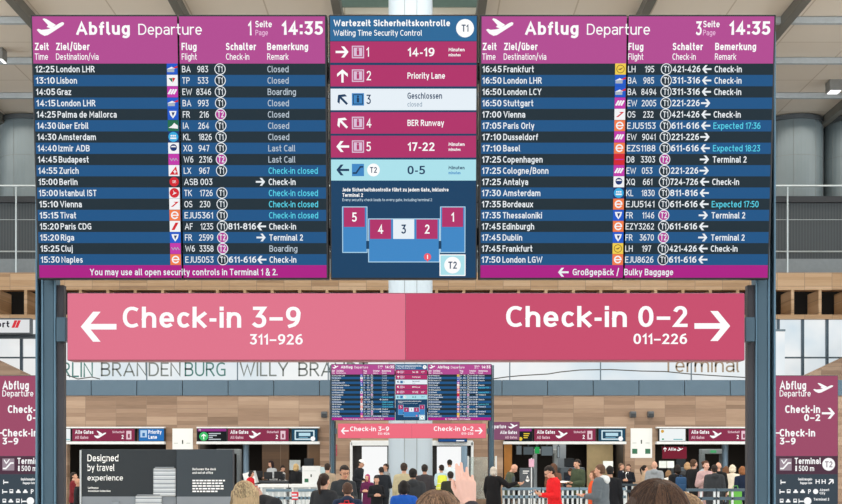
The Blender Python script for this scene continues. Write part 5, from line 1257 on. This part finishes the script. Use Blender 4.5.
person(252, 470.5, 36.2, 70, 'person in a red jacket and dark cap working behind the left counter', '#c3202c', '#23262c', '#1b1718', 'bob', Pose('papers', 0, 15)); 
person(270.5, 460.5, 42.2, -40, 'person with a dark headscarf and pale top at the monitors in the left bay', '#a9aeb2', '#23262c', '#2a2024', 'scarf', Pose('papers', 0, 15), fem=True)
o, ps, s = person(283.5, 465.5, 42.6, 60, 'person in a white shirt and dark vest at the desk in the left bay', '#e3e5e6', '#23262c', '#241b17', 'short', Pose('papers', 8, 15)); vest(o, ps, '#20242a')
person(296, 463.5, 37.5, 150, 'blonde person in a black coat behind the counter beside the white notice board', '#17181b', '#1b1c20', '#b59a6c', 'bob', Pose(), hem=.5, bulk=.02, fem=True)
person(327.5, 463, 31, 170, 'person in a tan top beside the left post of the far gantry', '#9a8b78', '#2b2d33', '#2a201a', 'short', Pose())
person(73.5, 472, 30, 90, 'person in a dark red top left of the luggage advertisement, beside the near post', '#6b1f26', '#1f2126', '#241a16', 'short', Pose('papers'))
person(77.5, 478, 27.6, 110, 'person with a shaved head in black, lower left beside the advertisement edge', '#17181c', '#1f2126', '#241a16', 'bald', Pose(), '#b98a70')
# --- doorway groups
o, ps, s = person(362.5, 460, 38, 60, 'person in a white cap and dark jacket leaning by the left lit doorway', '#24272e', '#2a2d33', '#2a201a', 'short', Pose('papers', 14, 10)); cap_hat(o, ps, '#eceff0')
person(367.5, 474, 32, -20, 'person in a magenta headscarf and dark purple coat before the left lit doorway', '#571d45', '#231d25', '#9c2a66', 'scarf', Pose('chest'), hem=.5, fem=True)
person(381, 467, 33, 200, 'person in a blue-black jacket before the left lit doorway, seen from behind', '#1b2027', '#20242a', '#1d1715', 'short', Pose('bag', 8, 12), bulk=.03)
person(376.5, 476, 28.2, 10, 'person in a black coat facing us before the left lit doorway', '#17191e', '#1c1e23', '#1b1614', 'short', Pose('chest'), '#c79a84', hem=.55)
person(386, 463.5, 36.4, -60, 'person in a grey jacket at the right edge of the left doorway', '#8a8f92', '#33363b', '#33261f', 'short', Pose())
person(404, 462.5, 27, 178, 'person in a beige jacket seen from behind before the white column', '#a9a184', '#4b4a45', '#33261e', 'short', Pose(), bulk=.012, hem=.74)
o, ps, s = person(413, 468, 22, AWAY, 'person in a dark grey padded jacket with hood before the white column', '#2f3236', '#22252a', '#15110f', 'short', Pose(), bulk=.022, hood=True)
person(404, 480, 17.5, 172, 'youngster in a bright blue jacket with black hair, seen from behind', '#1d55b0', '#22304a', '#14100f', 'bob', Pose(), bulk=.012)
person(424.7, 464, 28.5, 176, 'person in a charcoal coat at the right side of the white column', '#38363a', '#27282c', '#211a17', 'short', Pose(), hem=.6)
o, ps, s = person(441.5, 464.5, 35, 205, 'person in a yellow high-visibility vest before the right lit doorway', '#b7d3de', '#3a4652', '#2a1f1a', 'short', Pose('papers')); vest(o, ps, '#dbe34a')
person(449.5, 459.5, 39, 190, 'person in a pale blue-white jacket before the right lit doorway', '#cfdde4', '#2b3038', '#17120f', 'short', Pose('papers', 8, 5), hem=.78)
person(450.5, 471, 27, 185, 'person in a dark olive jacket seen from behind, left of the raised hand', '#2b2f26', '#24262a', '#1f1815', 'short', Pose(), bulk=.02)
person(493.5, 466.5, 29.5, 150, 'person in a long black coat behind the right post of the far gantry', '#121215', '#17181b', '#b7b0a6', 'bob', Pose('point'), hem=.5, bulk=.03)
# --- right bay
o, ps, s = person(516.5, 464.5, 31.5, 75, 'bald person in an olive jacket and dark vest standing behind the barrier', '#4b5140', '#2b2f36', '#3a2c22', 'bald', Pose('phone', 8, 30), '#cf9d84', bulk=.01); vest(o, ps, '#39434b')
o, ps, s = person(546.5, 466, 22, -75, 'person in a bright red jumper looking down at a phone', '#d41f25', '#2b2d33', '#1f1714', 'short', Pose('phone', 4, 28), '#d0a28a', hem=.86, bulk=.006); glasses(o, ps)
q = carried('mobile_phone', 'dark mobile phone in the hands of the person in the red jumper', 'phone', o, s, -75, ps.T((0, -.44, 1.24))); MB().bbox(-.036, .036, -.075, .075, -.005, .005, DARK, .004).build('phone_body', q, rot=(R(25), 0, 0)); MB().bbox(-.032, .032, -.068, .068, .005, .0062, glow('#8fb3d0', .7), .0004).build('phone_screen', q, rot=(R(25), 0, 0))
person(553.5, 463, 33.2, 160, 'person with long brown hair in a brown jacket behind the red jumper', '#6b4a3a', '#2b2d33', '#5a3d2c', 'long', Pose(), fem=True)
o, ps, s = person(577, 459, 31.6, -60, 'person in an olive green jacket with dark hair holding white papers', '#3f4a38', '#2b2f33', '#1e1714', 'short', Pose('papers', 0, 8), bulk=.02)
q = carried('paper_sheets', 'white paper sheets held by the person in the olive green jacket', 'papers', o, s, -60, (0, -.47, 1.15)); MB().bbox(-.15, .15, -.11, .11, 0, .006, mat('#eff1f0', .7), .002).build('sheet', q, rot=(R(8), 0, 0)); MB().bbox(-.14, .14, -.13, .1, .006, .01, mat('#e3e7e8', .7), .001).build('sheet', q, rot=(R(8), R(3), R(8)))
person(570, 468.5, 33.8, -30, 'person in dark navy clothes left of the one holding papers', '#1a2230', '#1e2128', '#3a281f', 'bob', Pose('chest', 6, 25), '#c9957c')
person(594, 470, 25.6, -80, 'person in an orange jacket left of the grey parka', '#d2512a', '#30343b', '#6a4a35', 'bob', Pose('papers'))
o, ps, s = person(600, 464, 22, -118, 'person in a grey parka with a white hood lining, looking left', '#5d666d', '#2b2e35', '#5a4231', 'short', Pose('papers', 0, 5), hem=.62, bulk=.034); hoodpiece(o, ps, '#cdd3d6')
person(610, 465.5, 24.4, 175, 'person with black hair in a black jacket right behind the grey parka', '#14161b', '#1a1c20', '#120f0e', 'short', Pose(), bulk=.02)
o, ps, s = person(621, 463, 40.5, 60, 'person in a dark suit, left of two talking by the pier', '#171b26', '#181b24', '#6a5444', 'short', Pose('chest')); shirt(o, ps, '#d9dfe4')
o, ps, s = person(628.5, 464, 39.6, -40, 'person in a dark suit and white shirt, right of two by the pier', '#171a22', '#181b22', '#4a3528', 'short', Pose('chest')); shirt(o, ps, '#eef1f3')
person(644.5, 465, 38, 100, 'person with a dark ponytail under the tall white notice', '#b79f86', '#2b2d33', '#1f1613', 'pony', Pose(), fem=True)
person(654.5, 461, 33, 165, 'balding person in a grey hooded jacket above the large dark brown head', '#8d949a', '#3a3d42', '#6b6660', 'bald', Pose(), '#cfa18a', bulk=.02, hood=True)
person(668.5, 470, 34.5, 180, 'person in a white top seen from behind under the white tablet signs', '#e6e4de', '#3a3d45', '#8a6d4e', 'bob', Pose(), fem=True)
person(677.5, 464.5, 30.2, 190, 'person with dark hair in a black jacket right of the white top', '#17191d', '#1d1f24', '#1b1512', 'bob', Pose('bag'), bulk=.02)
backpack(PEOPLE[-1], PEOPLE[-1].scale[0], 190, '#23486e', 'small blue backpack on the person in black right of the white top')
person(693.5, 459, 31.5, 120, 'tall person with brown hair in a black jacket under the dark red hanging sign', '#17181b', '#1c1d21', '#4b3526', 'short', Pose('bag'), bulk=.02)
person(687.5, 462, 36.4, 160, 'person with light hair behind the tall person in black', '#3a3c40', '#26282c', '#b08e68', 'bob', Pose(), fem=True)
o, ps, s = person(705.5, 460.5, 30, 25, 'person with brown hair in a pale grey-pink hooded coat', '#b79a9b', '#5b5458', '#4a2f22', 'bun', Pose('bag'), '#d8ab98', hem=.55, bulk=.02, fem=True); hoodpiece(o, ps, '#aeb6bd')
o, ps, s = person(714.5, 464.5, 29, 175, 'person with dark hair in a charcoal padded jacket seen from behind', '#33363a', '#26282d', '#241a15', 'short', Pose(), bulk=.035, hood=True, hem=.7)
person(718.5, 462, 32.5, 170, 'bald person in black behind the charcoal padded jacket', '#15171a', '#1c1d22', '#5a4838', 'bald', Pose(), '#d0a088')
person(726, 466, 35, 185, 'person with long brown hair and a tan coat right of the charcoal padded jacket', '#8a6a4c', '#3a3633', '#6b4a33', 'long', Pose(), fem=True)
person(732.5, 464.5, 33.8, 150, 'person with white-blonde hair in a cream jacket near the right post', '#d8cfbf', '#4a4a4e', '#d7cdb8', 'bob', Pose())
person(742.5, 466, 31, 185, 'person in a dark blue jacket with brown hair directly beside the right near post', '#16233a', '#1d2029', '#8a5a38', 'bob', Pose('bag'))
# green bag on the barrier
yb = 28.0; o = thing('shopping_bag', 'bright green shopping bag standing on the floor behind the right barrier', 'bag', (wx(736.5, 28.9), 28.9, 0)); gb = mat('#5fae45', .6)
zt_ = wz(486, 28.9)
o = o
MB().bbox(-.14, .14, 0, .2, .0, zt_*.93, gb, .02).build('bag_body', o); MB().tube([(-.07, .1, zt_*.92), (-.05, .1, zt_*1.0), (.05, .1, zt_*1.0), (.07, .1, zt_*.92)], .01, gb, 8).build('handle', o)
# ------------------------------------------------------------------ light and camera
w = bpy.data.worlds.new('daylight'); bpy.context.scene.world = w; w.use_nodes = True
bg = w.node_tree.nodes['Background']; bg.inputs[0].default_value = lin('#eaf1f6'); bg.inputs[1].default_value = 2.4
def area(name, loc, rot, sx, sy, e, col='#fff6ea'):
    l = bpy.data.lights.new(name, 'AREA'); l.shape = 'RECTANGLE'; l.size = sx; l.size_y = sy; l.energy = e; l.color = lin(col)[:3]
    o = bpy.data.objects.new(name, l); C.objects.link(o); o.location = loc; o.rotation_euler = rot; return o
area('hall_fill', (0, 26, ZC-.6), (0, 0, 0), 50, 26, 9000)  # broad unseen fill under the roof, added to brighten the hall
area('hall_fill', (0, 55.5, ZC-.6), (0, 0, 0), 60, 6, 2500)  # second unseen fill, added above the upper levels
area('bay_fill', (0, 48.5, 2.58), (0, 0, 0), 30, 2, 420)  # unseen fill added so the bay interiors do not go black
cam = bpy.data.cameras.new('camera'); cam.sensor_width = 36; cam.sensor_fit = 'HORIZONTAL'; cam.lens = F/842*36; cam.shift_y = (HY-252)/842; cam.clip_end = 300
co = bpy.data.objects.new('camera', cam); C.objects.link(co); co.location = (0, 0, CAMZ); co.rotation_euler = (PI/2, 0, 0)
sc = bpy.context.scene; sc.camera = co
sc.view_settings.view_transform = 'Standard'; sc.view_settings.look = 'None'; sc.view_settings.gamma = 1; sc.view_settings.use_curve_mapping = False; sc.view_settings.exposure = 0
